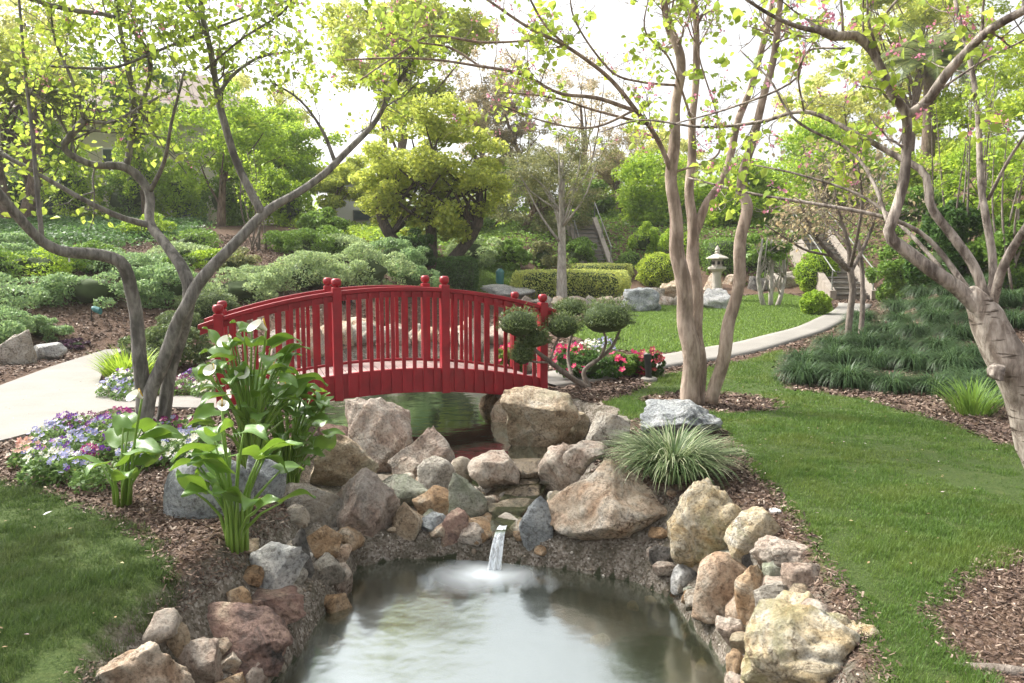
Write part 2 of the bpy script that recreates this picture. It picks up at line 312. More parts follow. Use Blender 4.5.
def box(cx, cy, cz, sx, sy, sz, ax=None):
    V = np.array([(x, y, z) for z in (-.5, .5) for y in (-.5, .5) for x in (-.5, .5)])*np.array([sx, sy, sz])
    if ax is not None: V = V@ax
    V = V+np.array([cx, cy, cz]); return V, [[0, 2, 3, 1], [4, 5, 7, 6], [0, 1, 5, 4], [2, 6, 7, 3], [0, 4, 6, 2], [1, 3, 7, 5]]
def tube(pts, rad, n=7, wob=0.):
    pts = np.asarray(pts, float); rad = np.broadcast_to(np.asarray(rad, float), (len(pts),))
    T = np.gradient(pts, axis=0); T /= np.linalg.norm(T, axis=1)[:, None]+1e-9
    u = np.cross(T[0], [0.31, .2, .93]); u /= np.linalg.norm(u)+1e-9; V = []
    an = np.arange(n)*2*PI/n
    for i in range(len(pts)):
        u = u-T[i]*np.dot(u, T[i]); u /= np.linalg.norm(u)+1e-9; v = np.cross(T[i], u)
        rr = rad[i]*(1+wob*(rng.random(n)-.5)) if wob else rad[i]
        V.append(pts[i]+((np.cos(an)*rr)[:, None]*u+(np.sin(an)*rr)[:, None]*v))
    V = np.vstack(V); Fa = [[i*n+j, i*n+(j+1) % n, (i+1)*n+(j+1) % n, (i+1)*n+j] for i in range(len(pts)-1) for j in range(n)]
    Fa.append([j for j in range(n)][::-1]); Fa.append([(len(pts)-1)*n+j for j in range(n)]); return V, Fa
def spline(pts, rad, step=.08):
    pts = np.asarray(pts, float); rad = np.asarray(rad, float); L = np.linalg.norm(np.diff(pts, axis=0), axis=1); t = np.concatenate([[0], np.cumsum(L)])
    n = max(len(pts), int(t[-1]/step)); tt = np.linspace(0, t[-1], n); out = []
    m = np.zeros_like(pts); m[1:-1] = (pts[2:]-pts[:-2])/(t[2:]-t[:-2])[:, None]; m[0] = (pts[1]-pts[0])/L[0]; m[-1] = (pts[-1]-pts[-2])/L[-1]
    idx = np.clip(np.searchsorted(t, tt, side='right')-1, 0, len(pts)-2); hh = L[idx]; s = (tt-t[idx])/hh
    a = (2*s**3-3*s**2+1)[:, None]; b = ((s**3-2*s**2+s)*hh)[:, None]; c = (-2*s**3+3*s**2)[:, None]; d = ((s**3-s**2)*hh)[:, None]
    return a*pts[idx]+b*m[idx]+c*pts[idx+1]+d*m[idx+1], np.interp(tt, t, rad)
def unit(v): return v/(np.linalg.norm(v, axis=-1, keepdims=True)+1e-9)
def ovals(Pt, size, up=.4, asp=.6, droop=.4):
    n = len(Pt); size = size*np.exp(rng.normal(size=n)*.27); N_ = unit(rng.normal(size=(n, 3))+np.array([0, 0, up*2])); A = unit(rng.normal(size=(n, 3))+np.array([0, 0, -droop])); A = unit(A-N_*(A*N_).sum(1)[:, None]); B_ = np.cross(N_, A); s = size[:, None]
    pr = [(-.5, 0, 0), (-.32, .36, .10), (.05, .50, .14), (.5, 0, -.12), (.05, -.50, .14), (-.32, -.36, .10)]
    V = np.stack([Pt+A*s*a+B_*s*asp*b+N_*s*c for a, b, c in pr], 1).reshape(-1, 3); i = np.arange(n)[:, None]*6
    return V, np.concatenate([i+np.array([0, 1, 2, 3]), i+np.array([0, 3, 4, 5])], 0)
def leaves(Pt, size, up=.5, asp=.55, droop=0., axis=None):
    n = len(Pt); size = np.broadcast_to(size, (n,))*rng.uniform(.6, 1.25, n)
    N_ = unit(rng.normal(size=(n, 3))+np.array([0, 0, up*2])); A = rng.normal(size=(n, 3)) if axis is None else axis+rng.normal(size=(n, 3))*.5
    A = A+np.array([0, 0, -droop]); A = unit(A-N_*(A*N_).sum(1)[:, None]); B_ = np.cross(N_, A); s = size[:, None]
    V = np.stack([Pt-A*s*.5, Pt+B_*s*asp*.5-A*s*.08+N_*s*.08, Pt+A*s*.5, Pt-B_*s*asp*.5-A*s*.08+N_*s*.08], 1).reshape(-1, 3)
    return V, np.arange(4*n).reshape(n, 4)
def blades(Bs, az, ln, wd, bend, k=4, tilt=.2):
    """arching ribbons: base, azimuth, length, width, total bend (radians), starting tilt from vertical"""
    n = len(Bs); t = np.linspace(0, 1, k+1); V = np.zeros((n, k+1, 2, 3)); p = np.array(Bs, float)
    side = np.stack([-np.sin(az), np.cos(az), np.zeros(n)], 1); tilt = np.broadcast_to(tilt, (n,))
    for i in range(k+1):
        w_ = (wd*(1-t[i]**2.2)*(.6+.4*min(1, t[i]*3)))[:, None]*.5+1e-4
        V[:, i, 0] = p-side*w_; V[:, i, 1] = p+side*w_
        a = tilt+bend*(t[i]**1.2); d = np.stack([np.sin(a)*np.cos(az), np.sin(a)*np.sin(az), np.cos(a)], 1); p = p+d*(ln/k)[:, None]
    base = (np.arange(n)*(k+1)*2)[:, None]; Fl = []
    for i in range(k): Fl.append(base+np.array([2*i, 2*i+1, 2*i+3, 2*i+2]))
    return V.reshape(-1, 3), np.concatenate(Fl, 0)
def ico(sub):
    bm = bmesh.new(); bmesh.ops.create_icosphere(bm, subdivisions=sub, radius=1); V = np.array([v.co[:] for v in bm.verts]); Fa = np.array([[v.index for v in f.verts] for f in bm.faces]); bm.free(); return V, Fa
ICO = {k: ico(k) for k in (2, 3, 4, 5)}

# ------------------------------------------------------------------ ground
def axis(lo, a, b, hi, fine, g=1.07):
    m = list(np.arange(a, b, fine)); s = fine; x = b
    while x < hi: m.append(x); s *= g; x += s
    m.append(hi); s = fine; x = a-fine; l = []
    while x > lo: l.append(x); s *= g; x -= s
    l.append(lo); return np.array(l[::-1]+m)
LAWN_L = poly_px([(-220, 460), (0, 480), (60, 493), (105, 512), (160, 543), (180, 580), (165, 615), (125, 640), (85, 680), (70, 780), (-250, 780)])
LAWN_R = poly_px([(590, 408), (640, 388), (662, 374), (720, 366), (782, 350), (778, 372), (792, 390), (860, 398), (940, 420), (1024, 452), (1200, 500), (1250, 560), (1024, 545), (965, 582), (935, 612), (955, 650), (1010, 690), (1080, 790), (880, 790), (872, 660), (852, 600), (812, 556), (792, 515), (752, 470), (720, 432), (640, 422), (605, 417)])
LAWN_F = poly_px([(560, 332), (600, 347), (650, 354), (700, 350), (745, 341), (800, 326), (838, 313), (826, 304), (800, 297), (775, 292), (740, 297), (690, 302), (640, 310), (600, 314)])
LAWN_B = poly_px([(430, 292), (520, 292), (520, 262), (470, 255), (440, 262)])
RING = ghit(712, 402)
PATH_L = poly_px([(-150, 500), (-150, 430), (0, 387), (50, 368), (105, 352), (128, 349), (113, 358), (104, 370), (99, 385), (106, 396), (150, 398), (212, 398), (243, 395), (250, 409), (212, 411), (150, 408), (110, 410), (85, 418), (40, 432), (0, 443)])
def zones(x, y):
    L_ = np.minimum(np.minimum(sdist(x, y, LAWN_L), sdist(x, y, LAWN_R)), np.minimum(sdist(x, y, LAWN_F), sdist(x, y, LAWN_B)))
    ring = 1-np.hypot((x-RING[0])/.72, (y-RING[1])/.55); L_ = np.maximum(L_, ring*.5)
    dw = np.minimum(np.minimum(sdist(x, y, POOL), sdist(x, y, STREAM)), np.minimum(sdist(x, y, BANK)+.1, sdist(x, y, CH)))
    return L_, dw
def fz(x): return x
xs = axis(-90, -4.6, 4.6, 90, .045); ys = axis(-12, 2.2, 10, 120, .045)
X, Y = np.meshgrid(xs, ys); Z = h(X, Y)
V = np.stack([X, Y, Z], -1).reshape(-1, 3); nx, ny = len(xs), len(ys)
ii = (np.arange(ny-1)[:, None]*nx+np.arange(nx-1)[None]).ravel(); Fq = np.stack([ii, ii+1, ii+nx+1, ii+nx], 1)
g = raw_mesh('ground', V, Fq, 'ground', smooth=True); tag(g, kind='structure')
Lz, Dw = zones(X, Y)
sc = np.clip(.06+.012*Y, .05, 1)
zl = np.clip(.5-Lz/sc*.25, 0, 1); zr = np.clip(.5-(Dw-.36)/.16*.25, 0, 1); zd = np.where(((sdist(X, Y, POOL) < .05) & (Z < WZ1-.02)) | ((sdist(X, Y, STREAM) < .05) & (Z < WZ2-.02)), 1., 0.)
ca = g.data.color_attributes.new('zone', 'FLOAT_COLOR', 'POINT')
ca.data.foreach_set('color', np.stack([zl, zr, zd, np.ones_like(zl)], -1).astype(np.float32).ravel())
# water sheets
def sheet(name, poly, z, m, grow=.22):
    c = poly.mean(0); n = len(poly); out = []
    for i in range(n):
        a, b, cc = poly[i-1], poly[i], poly[(i+1) % n]; t = unit(cc-a); nrm = np.array([t[1], -t[0]])
        q = b+nrm*grow
        if sdist(q[:1], q[1:], poly)[0] < 0: q = b-nrm*grow
        out.append((q[0], q[1], z))
    bm = bmesh.new(); bm.faces.new([bm.verts.new(v) for v in out]); bmesh.ops.triangulate(bm, faces=bm.faces[:]); me = bpy.data.meshes.new(name); bm.to_mesh(me); bm.free()
    me.materials.append(M[m]); return tag(raw_mesh(name, None, None, None, mesh=me), kind='structure')
sheet('pool_water', POOL, WZ1, 'pool_water', .12); CHW = poly_px([(490, 531), (506, 531), (522, 513), (542, 492), (565, 462), (535, 452), (505, 455), (498, 470), (506, 490), (492, 513)], z=-.37); sheet('channel_water', CHW, -.372, 'stream_water', .0); sheet('stream_water', STREAM, WZ2, 'stream_water', .10)
# paths
def slab(name, poly, z, th):
    bm = bmesh.new(); f = bm.faces.new([bm.verts.new((a, b, z)) for a, b in poly]); r = bmesh.ops.extrude_face_region(bm, geom=[f])
    bmesh.ops.translate(bm, vec=(0, 0, -th), verts=[v for v in r['geom'] if isinstance(v, bmesh.types.BMVert)]); bmesh.ops.recalc_face_normals(bm, faces=bm.faces[:])
    bmesh.ops.triangulate(bm, faces=[q for q in bm.faces if len(q.verts) > 4]); me = bpy.data.meshes.new(name); bm.to_mesh(me); bm.free(); me.materials.append(M['path_concrete'])
    return tag(raw_mesh(name, None, None, None, mesh=me), kind='structure')
slab('path', PATH_L, .03, .12)
lo = np.array([ghit(*p) for p in [(556, 388), (610, 380), (664, 369), (720, 360), (780, 346), (815, 335), (845, 321), (868, 309), (872, 305)]]); up = np.array([ghit(*p) for p in [(520, 378), (600, 366), (660, 357), (700, 350), (745, 342), (795, 329), (825, 316), (838, 307), (838, 304)]])
A, _ = spline(lo, np.ones(len(lo)), .25); tt = np.linspace(0, 1, 70)
def resamp(p, n): q, _ = spline(p, np.ones(len(p)), .1); L = np.concatenate([[0], np.cumsum(np.linalg.norm(np.diff(q, axis=0), axis=1))]); t = np.linspace(0, L[-1], n); return np.stack([np.interp(t, L, q[:, i]) for i in range(3)], 1)
a_, b_ = resamp(lo, 70), resamp(up, 70); Vp = []
for s in np.linspace(0, 1, 6): q = a_*(1-s)+b_*s; q[:, 2] = h0(q[:, 0], q[:, 1])+.035; Vp.append(q)
Vp = np.array(Vp); edge = Vp[[0]]-np.array([0, 0, .12]); edge2 = Vp[[-1]]-np.array([0, 0, .12]); Vp = np.concatenate([edge, Vp, edge2]); n_ = 70
Fq = np.array([[r*n_+i, r*n_+i+1, (r+1)*n_+i+1, (r+1)*n_+i] for r in range(7) for i in range(n_-1)])
tag(raw_mesh('path', Vp.reshape(-1, 3), Fq, 'path_concrete', smooth=False), kind='structure')
ONPATH = [PATH_L, np.vstack([a_[:, :2], b_[::-1, :2]])]

# ------------------------------------------------------------------ lawn blades, mulch chips (uncountable)
def vnoise(x, y, s):                                    # cheap value noise
    xi = np.floor(x*s).astype(int); yi = np.floor(y*s).astype(int); fx = x*s-xi; fy = y*s-yi; fx = fx*fx*(3-2*fx); fy = fy*fy*(3-2*fy)
    def r(a, b): q = np.sin(a*127.1+b*311.7)*43758.5453; return q-np.floor(q)
    return (r(xi, yi)*(1-fx)+r(xi+1, yi)*fx)*(1-fy)+(r(xi, yi+1)*(1-fx)+r(xi+1, yi+1)*fx)*fy
def grass(name, poly, dens, kmat, hgt, wid, ymax=99):
    lo_, hi_ = poly.min(0), poly.max(0); hi_[1] = min(hi_[1], ymax); n = int(dens*(hi_[0]-lo_[0])*(hi_[1]-lo_[1])); n = min(n, 2200000)
    x = rng.uniform(lo_[0], hi_[0], n); y = rng.uniform(lo_[1], hi_[1], n)
    vis = (np.abs(x) < .86*y+.4) & (y > 1.5); keep = rng.random(n) < np.clip((3.6/np.maximum(y, 1))**1.7, 0, 1); k = vis & keep; x, y = x[k], y[k]
    L_, dw = zones(x, y); pt = vnoise(x, y, 1.9)*.4+vnoise(x+9, y, 6)*.3+vnoise(x, y+5, 19)*.3
    k = (L_ < -.01+.10*(rng.random(len(x))-.5)+.18*(pt-.5)) & (dw > .3) & (rng.random(len(x)) < np.clip(-.55+2.5*pt, 0.05, 1)); x, y, pt = x[k], y[k], pt[k]
    z = h(x, y); n = len(x); far = np.clip(y/3.6, .8, 3.2); H = hgt*rng.uniform(.4, 1.4, n)*(.15+2.3*pt**1.6)*far**.2
    V, Fa = blades(np.stack([x, y, z-.004], 1), rng.uniform(0, 2*PI, n), H, wid*far*rng.uniform(.7, 1.3, n), rng.uniform(.2, 1.3, n), k=2, tilt=rng.uniform(0, .6, n))
    return tag(raw_mesh(name, V, Fa, kmat), 'green mown lawn grass', 'grass', kind='stuff')
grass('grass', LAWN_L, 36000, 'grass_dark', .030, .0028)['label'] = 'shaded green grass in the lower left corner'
grass('grass', LAWN_R, 34000, 'grass', .025, .0028, 13)['label'] = 'green mown lawn right of the rock edged pool'
def far_grass(poly, n, lab, kmat='grass'):
    lo_, hi_ = poly.min(0), poly.max(0); x = rng.uniform(lo_[0], hi_[0], n); y = rng.uniform(lo_[1], hi_[1], n); k = sdist(x, y, poly) < 0; x, y = x[k], y[k]; n = len(x)
    V, Fa = blades(np.stack([x, y, h(x, y)-.01], 1), rng.uniform(0, 2*PI, n), rng.uniform(.03, .07, n), rng.uniform(.012, .022, n), rng.uniform(.2, 1.2, n), k=2, tilt=rng.uniform(0, .6, n))
    tag(raw_mesh('grass', V, Fa, kmat), lab, 'grass', kind='stuff')
LM('grass_far', (.15, .25, .05), transl=.35)
far_grass(LAWN_F, 160000, 'bright lawn beyond the curving path', 'grass_far'); far_grass(LAWN_B, 30000, 'small patch of grass behind the bridge', 'grass_far')
def chips():
    n = 620000; x = rng.uniform(-6, 6, n); y = rng.uniform(1.9, 11, n)
    k = (np.abs(x) < .86*y+.3) & (rng.random(n) < np.clip((3.4/y)**1.8, 0, 1)); x, y = x[k], y[k]
    L_, dw = zones(x, y); k = (L_ > -.05+.1*(rng.random(len(x))-.5)) & (dw > .27)
    for pth in ONPATH: k &= sdist(x, y, pth) > .02
    x, y = x[k], y[k]; n = len(x); z = h(x, y)+rng.uniform(.002, .016, n); far = np.clip(y/3.4, .8, 2.2)
    N_ = unit(rng.normal(size=(n, 3))*.45+np.array([0, 0, 1])); a = rng.uniform(0, 2*PI, n); A = np.stack([np.cos(a), np.sin(a), np.zeros(n)], 1); A = unit(A-N_*(A*N_).sum(1)[:, None]); B_ = np.cross(N_, A)
    l = (rng.uniform(.004, .019, n)*far)[:, None]; w_ = (rng.uniform(.0022, .0055, n)*far)[:, None]; Pt = np.stack([x, y, z], 1); j = rng.uniform(.5, 1, (n, 1))
    V = np.stack([Pt-A*l-B_*w_, Pt+A*l-B_*w_*j, Pt+A*l*j+B_*w_, Pt-A*l*.9+B_*w_*j], 1).reshape(-1, 3)
    tag(raw_mesh('mulch', V, np.arange(4*n).reshape(n, 4), 'mulch_chip'), 'brown shredded bark mulch over the planting beds', 'mulch', kind='stuff')
chips()
def litter():
    n = 900; x = rng.uniform(-5.5, 5.5, n); y = rng.uniform(2.2, 10, n); dw = zones(x, y)[1]; k = (dw > .3) & (np.abs(x) < .75*y); x, y = x[k], y[k]
    z = h(x, y)+.012; z = np.where(sdist(x, y, PATH_L) < 0, .036, z+.012); V, Fa = leaves(np.stack([x, y, z], 1), .022, up=3, asp=.5)
    r_ = leaf_mat('litter', [(0, (.16, .09, .05)), (.45, (.35, .24, .13)), (.7, (.50, .42, .22)), (.85, (.55, .35, .42)), (1, (.7, .66, .6))], transl=.1); tag(raw_mesh('fallen_leaf', V, Fa, r_), 'scattered fallen leaves and pink petals on lawns, path and mulch', 'leaf litter', kind='stuff')
litter()
def hill_chips():
    n = 170000; x = rng.uniform(-16, 14, n); y = rng.uniform(8.5, 24, n); L_, dw = zones(x, y); k = (L_ > .05) & (dw > .3) & (sdist(x, y, PATH_L) > .05) & (sdist(x, y, ONPATH[1]) > .05) & (np.abs(x) < .8*y); x, y = x[k], y[k]; n = len(x)
    V, Fa = leaves(np.stack([x, y, h(x, y)+.02], 1), .075, up=1.6, asp=.45); tag(raw_mesh('leaf_litter', V, Fa, 'mulch_chip'), 'dry brown leaf litter on the hillside behind the path', 'leaf litter', kind='stuff')
hill_chips()

# ------------------------------------------------------------------ rocks
def rock_shape(seed, shape='block', sub=4, rough=.10):
    r = np.random.default_rng(seed); V, Fa = ICO[sub]; V = V.copy()
    kk = np.where(V[:, 2] < 0, 1/np.sqrt(np.clip(1-V[:, 2]**2, .22, 1)), 1.); V[:, :2] *= kk[:, None]
    ncut, lo_, hi_ = dict(block=(18, .44, .78), round=(7, .7, .95), slab=(14, .5, .8), tri=(16, .46, .8), lump=(13, .55, .86), pile=(8, .5, .8))[shape]
    for _ in range(ncut):
        n = unit(r.normal(size=3)); off = r.uniform(lo_, hi_); dd = V@n-off; V = V-np.clip(dd, 0, None)[:, None]*n*.98
    o = Vector((seed*3.17 % 97, seed*1.31 % 53, seed*.71 % 31)); D = np.empty(len(V)); lumpy = shape in ('lump', 'pile')
    for i, v in enumerate(V):
        q = Vector(v)+o; t = noise.fractal(q*1.6, .9, 2.1, 5)
        if lumpy: t += -abs(noise.noise(q*2.2))*.9
        t -= .55*max(0, .12-abs(noise.noise(q*2.1+o)))/.12*.6
        t += noise.fractal(q*6, 1, 2, 4)*.20
        D[i] = t
    if shape == 'round': rough *= .3
    V = V*(1+rough*(1.1 if lumpy else .8)*D)[:, None]
    if shape == 'tri':
        k = 1-.62*np.clip((V[:, 2]+.7)/1.7, 0, 1); V[:, 0] = V[:, 0]*k-.12*(1-k); V[:, 1] *= .4+.6*k
    mn, mx = np.percentile(V, 2.5, axis=0), np.percentile(V, 97.5, axis=0); V = (V-mn)/(mx-mn)*2-1; return V, Fa
nrock = [0]
def rock(px, m, shape, label, zb=None, dep=.8, group='rocks around the pond', sub=4, rough=.13, name='rock', rz=0., seed=None, emb=.16):
    x0, y0, x1, y1 = px; nrock[0] += 1; seed = seed or nrock[0]*13+5; xc = (x0+x1)/2
    b = hit(xc, y1, h=h if y0 == 0 or zb is not None and zb < -.7 else hw)
    W = (x1-x0)/F*b[1]*1.06; D = W*dep; cy = b[1]+D*.42; W *= cy/b[1]
    top = P(xc, y0, cy+.05*D)[2]; H = max(top-b[2], .25*W*.5); V, Fa = rock_shape(seed, shape, sub, rough); e = H*emb+.02
    c, s = math.cos(rz), math.sin(rz); V = V*np.array([W/2, D/2, (H+e)/2])
    V = np.stack([V[:, 0]*c-V[:, 1]*s, V[:, 0]*s+V[:, 1]*c, V[:, 2]], 1)
    cx = P(xc, y1, cy)[0]
    o = raw_mesh(name, V, Fa, m, smooth=True, loc=(cx, cy, b[2]-e+(H+e)/2))
    return tag(o, label, 'rock', group)
R = [
 ((350, 400, 411, 472), 'rock_purple', 'block', 'large grey purple boulder standing at the left edge of the water under the bridge', -.36, .8),
 ((314, 431, 376, 488), 'rock_tan', 'block', 'tan rounded boulder with ochre streak, right of the calla lilies', -.22, .8),
 ((397, 429, 453, 480), 'rock_purple', 'tri', 'pinkish brown pointed rock below the arch, right of the purple boulder', -.38, .8),
 ((311, 423, 352, 447), 'rock_redmix', 'block', 'small rusty brown rock behind the tan boulder by the lilies', -.1, .7),
 ((332, 471, 395, 538), 'rock_purple', 'block', 'mottled purple lumpy boulder above the pool rim', -.42, .8),
 ((285, 483, 348, 534), 'rock_grey', 'block', 'pale grey white boulder left of the mottled purple one', -.24, .8),
 ((376, 475, 425, 508), 'rock_green', 'slab', 'flat lichen green rock in the middle of the cascade', -.34, .7),
 ((395, 458, 421, 482), 'rock_pink', 'block', 'small pinkish rock leaning on the pointed brown rock', -.34, .7),
 ((420, 459, 457, 495), 'rock_grey', 'block', 'grey mottled rock behind the lichen green rock', -.36, .7),
 ((450, 457, 474, 483), 'rock_grey', 'round', 'small rounded grey rock beside the upper water', -.36, .8),
 ((471, 452, 519, 491), 'rock_pink', 'lump', 'cream coloured craggy rock at the head of the waterfall', -.36, .8),
 ((450, 474, 487, 523), 'rock_green', 'tri', 'greenish grey pointed slab beside the waterfall ledge', -.46, .7),
 ((417, 489, 454, 516), 'rock_orange', 'block', 'small orange and white rock above the pool left of the falls', -.46, .7),
 ((392, 503, 426, 541), 'rock_tan', 'block', 'grey and rust rock right of the mottled purple boulder', -.56, .7),
 ((420, 514, 449, 538), 'rock_blue', 'block', 'bluish grey rock low on the rim left of the falls', -.56, .7),
 ((443, 511, 468, 545), 'rock_redmix', 'block', 'dark rust red rock leaning beside the waterfall', -.58, .6),
 ((477, 496, 495, 508), 'rock_grey', 'round', 'small round grey cobble on the waterfall ledge', -.39, .9),
 ((521, 498, 552, 545), 'rock_blue', 'block', 'blue grey wedge rock between the falls and the large peach boulder', -.52, .7),
 ((489, 481, 545, 503), 'rock_wet', 'slab', 'wet brown flat stone where water runs to the falls', -.38, .9),
 ((505, 459, 553, 484), 'rock_wet', 'slab', 'wet brown sloping slab in the channel behind the cream rock', -.34, .9),
 ((300, 524, 343, 561), 'rock_orange', 'block', 'brown and orange rock under the pale grey boulder', -.44, .8),
 ((289, 530, 313, 574), 'rock_dark', 'tri', 'thin grey upright fin of rock beside the orange brown rock', -.30, .6),
 ((480, 389, 505, 412), 'rock_orange', 'block', 'orange rock at the right foot of the bridge', -.34, .8),
 ((492, 393, 520, 425), 'rock_peach', 'block', 'pale peach rock beside the orange one at the bridge foot', -.34, .8),
 ((496, 381, 530, 400), 'rock_grey', 'block', 'grey rough rock tucked against the red bridge end', -.02, .8),
 ((508, 387, 577, 452), 'rock_tan', 'block', 'large tan craggy boulder on the right bank of the upper water', -.34, .8),
 ((551, 408, 600, 447), 'rock_tan', 'lump', 'tan and grey boulder right of the craggy tan one', -.2, .8),
 ((586, 413, 627, 446), 'rock_grey', 'block', 'dark grey boulder left of the variegated grass', -.12, .8),
 ((543, 446, 588, 499), 'rock_pink', 'lump', 'pale pinkish rock cluster sloping down to the channel', -.38, .8),
 ((566, 442, 608, 469), 'rock_pink', 'block', 'low cream rock beneath the dark grey boulder', -.2, .8),
 ((543, 468, 678, 550), 'rock_peach', 'tri', 'very large peach triangular boulder above the pool', -.44, .6),
 ((670, 485, 746, 572), 'rock_yellow', 'lump', 'large yellow lumpy boulder under the variegated grass', -.40, .75),
 ((726, 506, 783, 560), 'rock_yellow', 'tri', 'sloping pale rock right of the yellow lumpy boulder', -.16, .8),
 ((640, 403, 714, 437), 'rock_blue', 'lump', 'pale blue grey boulder behind the variegated grass', -.02, .8),
 ((547, 492, 570, 521), 'rock_tan', 'block', 'small brown rock left of the large peach boulder', -.42, .7),
 ((648, 544, 674, 569), 'rock_dark', 'block', 'small dark grey rock in the rim under the peach boulder', -.58, .8),
 ((671, 563, 695, 590), 'rock_white', 'round', 'smooth pale egg shaped pebble at the pool edge', -.58, .9),
 ((670, 583, 685, 596), 'rock_orange', 'block', 'tiny orange stone below the egg shaped pebble', -.6, .8),
 ((682, 590, 696, 606), 'rock_orange', 'block', 'tiny tan stone, right one of the pair below the pebble', -.6, .8),
 ((692, 553, 751, 614), 'rock_peach', 'round', 'smooth tan and white banded boulder by the pool edge', -.54, .8),
 ((740, 542, 765, 571), 'rock_dark', 'block', 'small charcoal rock wedged above the banded boulder', -.2, .8),
 ((757, 540, 818, 572), 'rock_pink', 'slab', 'flat topped pinkish grey slab beside the lawn', -.10, .7),
 ((783, 563, 826, 592), 'rock_pink', 'block', 'tan rock beneath the flat pinkish slab', -.12, .8),
 ((735, 567, 768, 623), 'rock_orange', 'block', 'orange and dark angular rock right of the banded boulder', -.50, .7),
 ((760, 561, 795, 590), 'rock_green', 'lump', 'pale greenish rock below the flat slab', -.2, .8),
 ((757, 582, 808, 616), 'rock_grey', 'block', 'pale grey angular rock above the mossy tan one', -.30, .7),
 ((762, 593, 826, 642), 'rock_yellow', 'lump', 'mossy tan rock behind the big white and yellow boulder', -.30, .7),
 ((739, 608, 872, 705), 'rock_yellow', 'lump', 'big white and yellow boulder at the lower right pool corner', -.36, .7),
 ((718, 617, 748, 646), 'rock_pink', 'block', 'small pinkish rock left of the big lower right boulder', -.58, .8),
 ((726, 650, 745, 682), 'rock_orange', 'lump', 'small yellow rock touching the water below the pinkish rock', -.6, .8),
 ((755, 609, 777, 640), 'rock_orange', 'block', 'small rusty rock wedged above the big lower right boulder', -.46, .7),
 ((82, 646, 184, 720), 'rock_peach', 'lump', 'peach and white boulder in the lower left corner', -.12, .7),
 ((165, 622, 190, 658), 'rock_tan', 'round', 'small upright tan rock on the lower left bank', -.08, .8),
 ((176, 606, 288, 668), 'rock_redmix', 'block', 'long dark red and orange boulder on the left pool edge', -.28, .6),
 ((174, 642, 220, 692), 'rock_pink', 'lump', 'pinkish tan rock right of the lower left corner boulder', -.30, .8),
 ((216, 654, 241, 674), 'rock_peach', 'block', 'small pale rock under the long dark red boulder', -.42, .8),
 ((216, 591, 302, 624), 'rock_redmix', 'slab', 'low reddish rock behind the long dark red boulder', -.16, .6),
 ((246, 545, 303, 606), 'rock_white', 'block', 'upright whitish tan rock on the left bank', -.20, .7),
 ((326, 563, 352, 597), 'rock_pink', 'block', 'small pink and white rock at the left water edge', -.58, .7),
 ((320, 593, 352, 617), 'rock_orange', 'block', 'ochre yellow rock sitting in the water at the left edge', -.64, .9),
 ((270, 653, 285, 671), 'rock_orange', 'block', 'small ochre stone at the water line under the dark red boulder', -.62, .9),
 ((168, 456, 250, 518), 'rock_blue', 'round', 'smooth blue grey boulder behind the front calla lily', .0, .6),
 ((246, 456, 284, 498), 'rock_blue', 'block', 'blue grey stone mostly hidden by the calla lily leaves', .0, .5),
]
for q in R:
    wpx = q[0][2]-q[0][0]; o = rock(q[0], q[1], q[2], q[3], q[4], q[5], sub=5 if wpx > 60 else 4 if wpx > 22 else 3, rough=.17 if wpx > 50 else .13)
def ledge(dx, dy, sx, sy, top, m, seed, label, rz=0.):
    V_, F_ = rock_shape(seed, 'slab', 4, .10); o = raw_mesh('rock', V_*np.array([sx, sy, .085]), F_, m, smooth=True, loc=(FALL[0]+.07+dx, FALL[1]+.16+dy, top-.078)); o.rotation_euler = (0, 0, rz); tag(o, label, 'rock', 'rocks around the pond')
ledge(-.13, .17, .17, .20, -.365, 'rock_orange', 501, 'flat orange ledge stone left of the waterfall lip'); ledge(.10, .15, .15, .17, -.372, 'rock_pink', 502, 'flat pinkish spill stone right of the waterfall lip', .3)
ledge(.02, .52, .22, .16, -.36, 'rock_wet', 503, 'flat wet brown stone under the running water behind the lip', .5); ledge(-.02, .20, .12, .21, -.392, 'rock_wet', 504, 'wet stone that the waterfall spills over', .1)
import re as _re
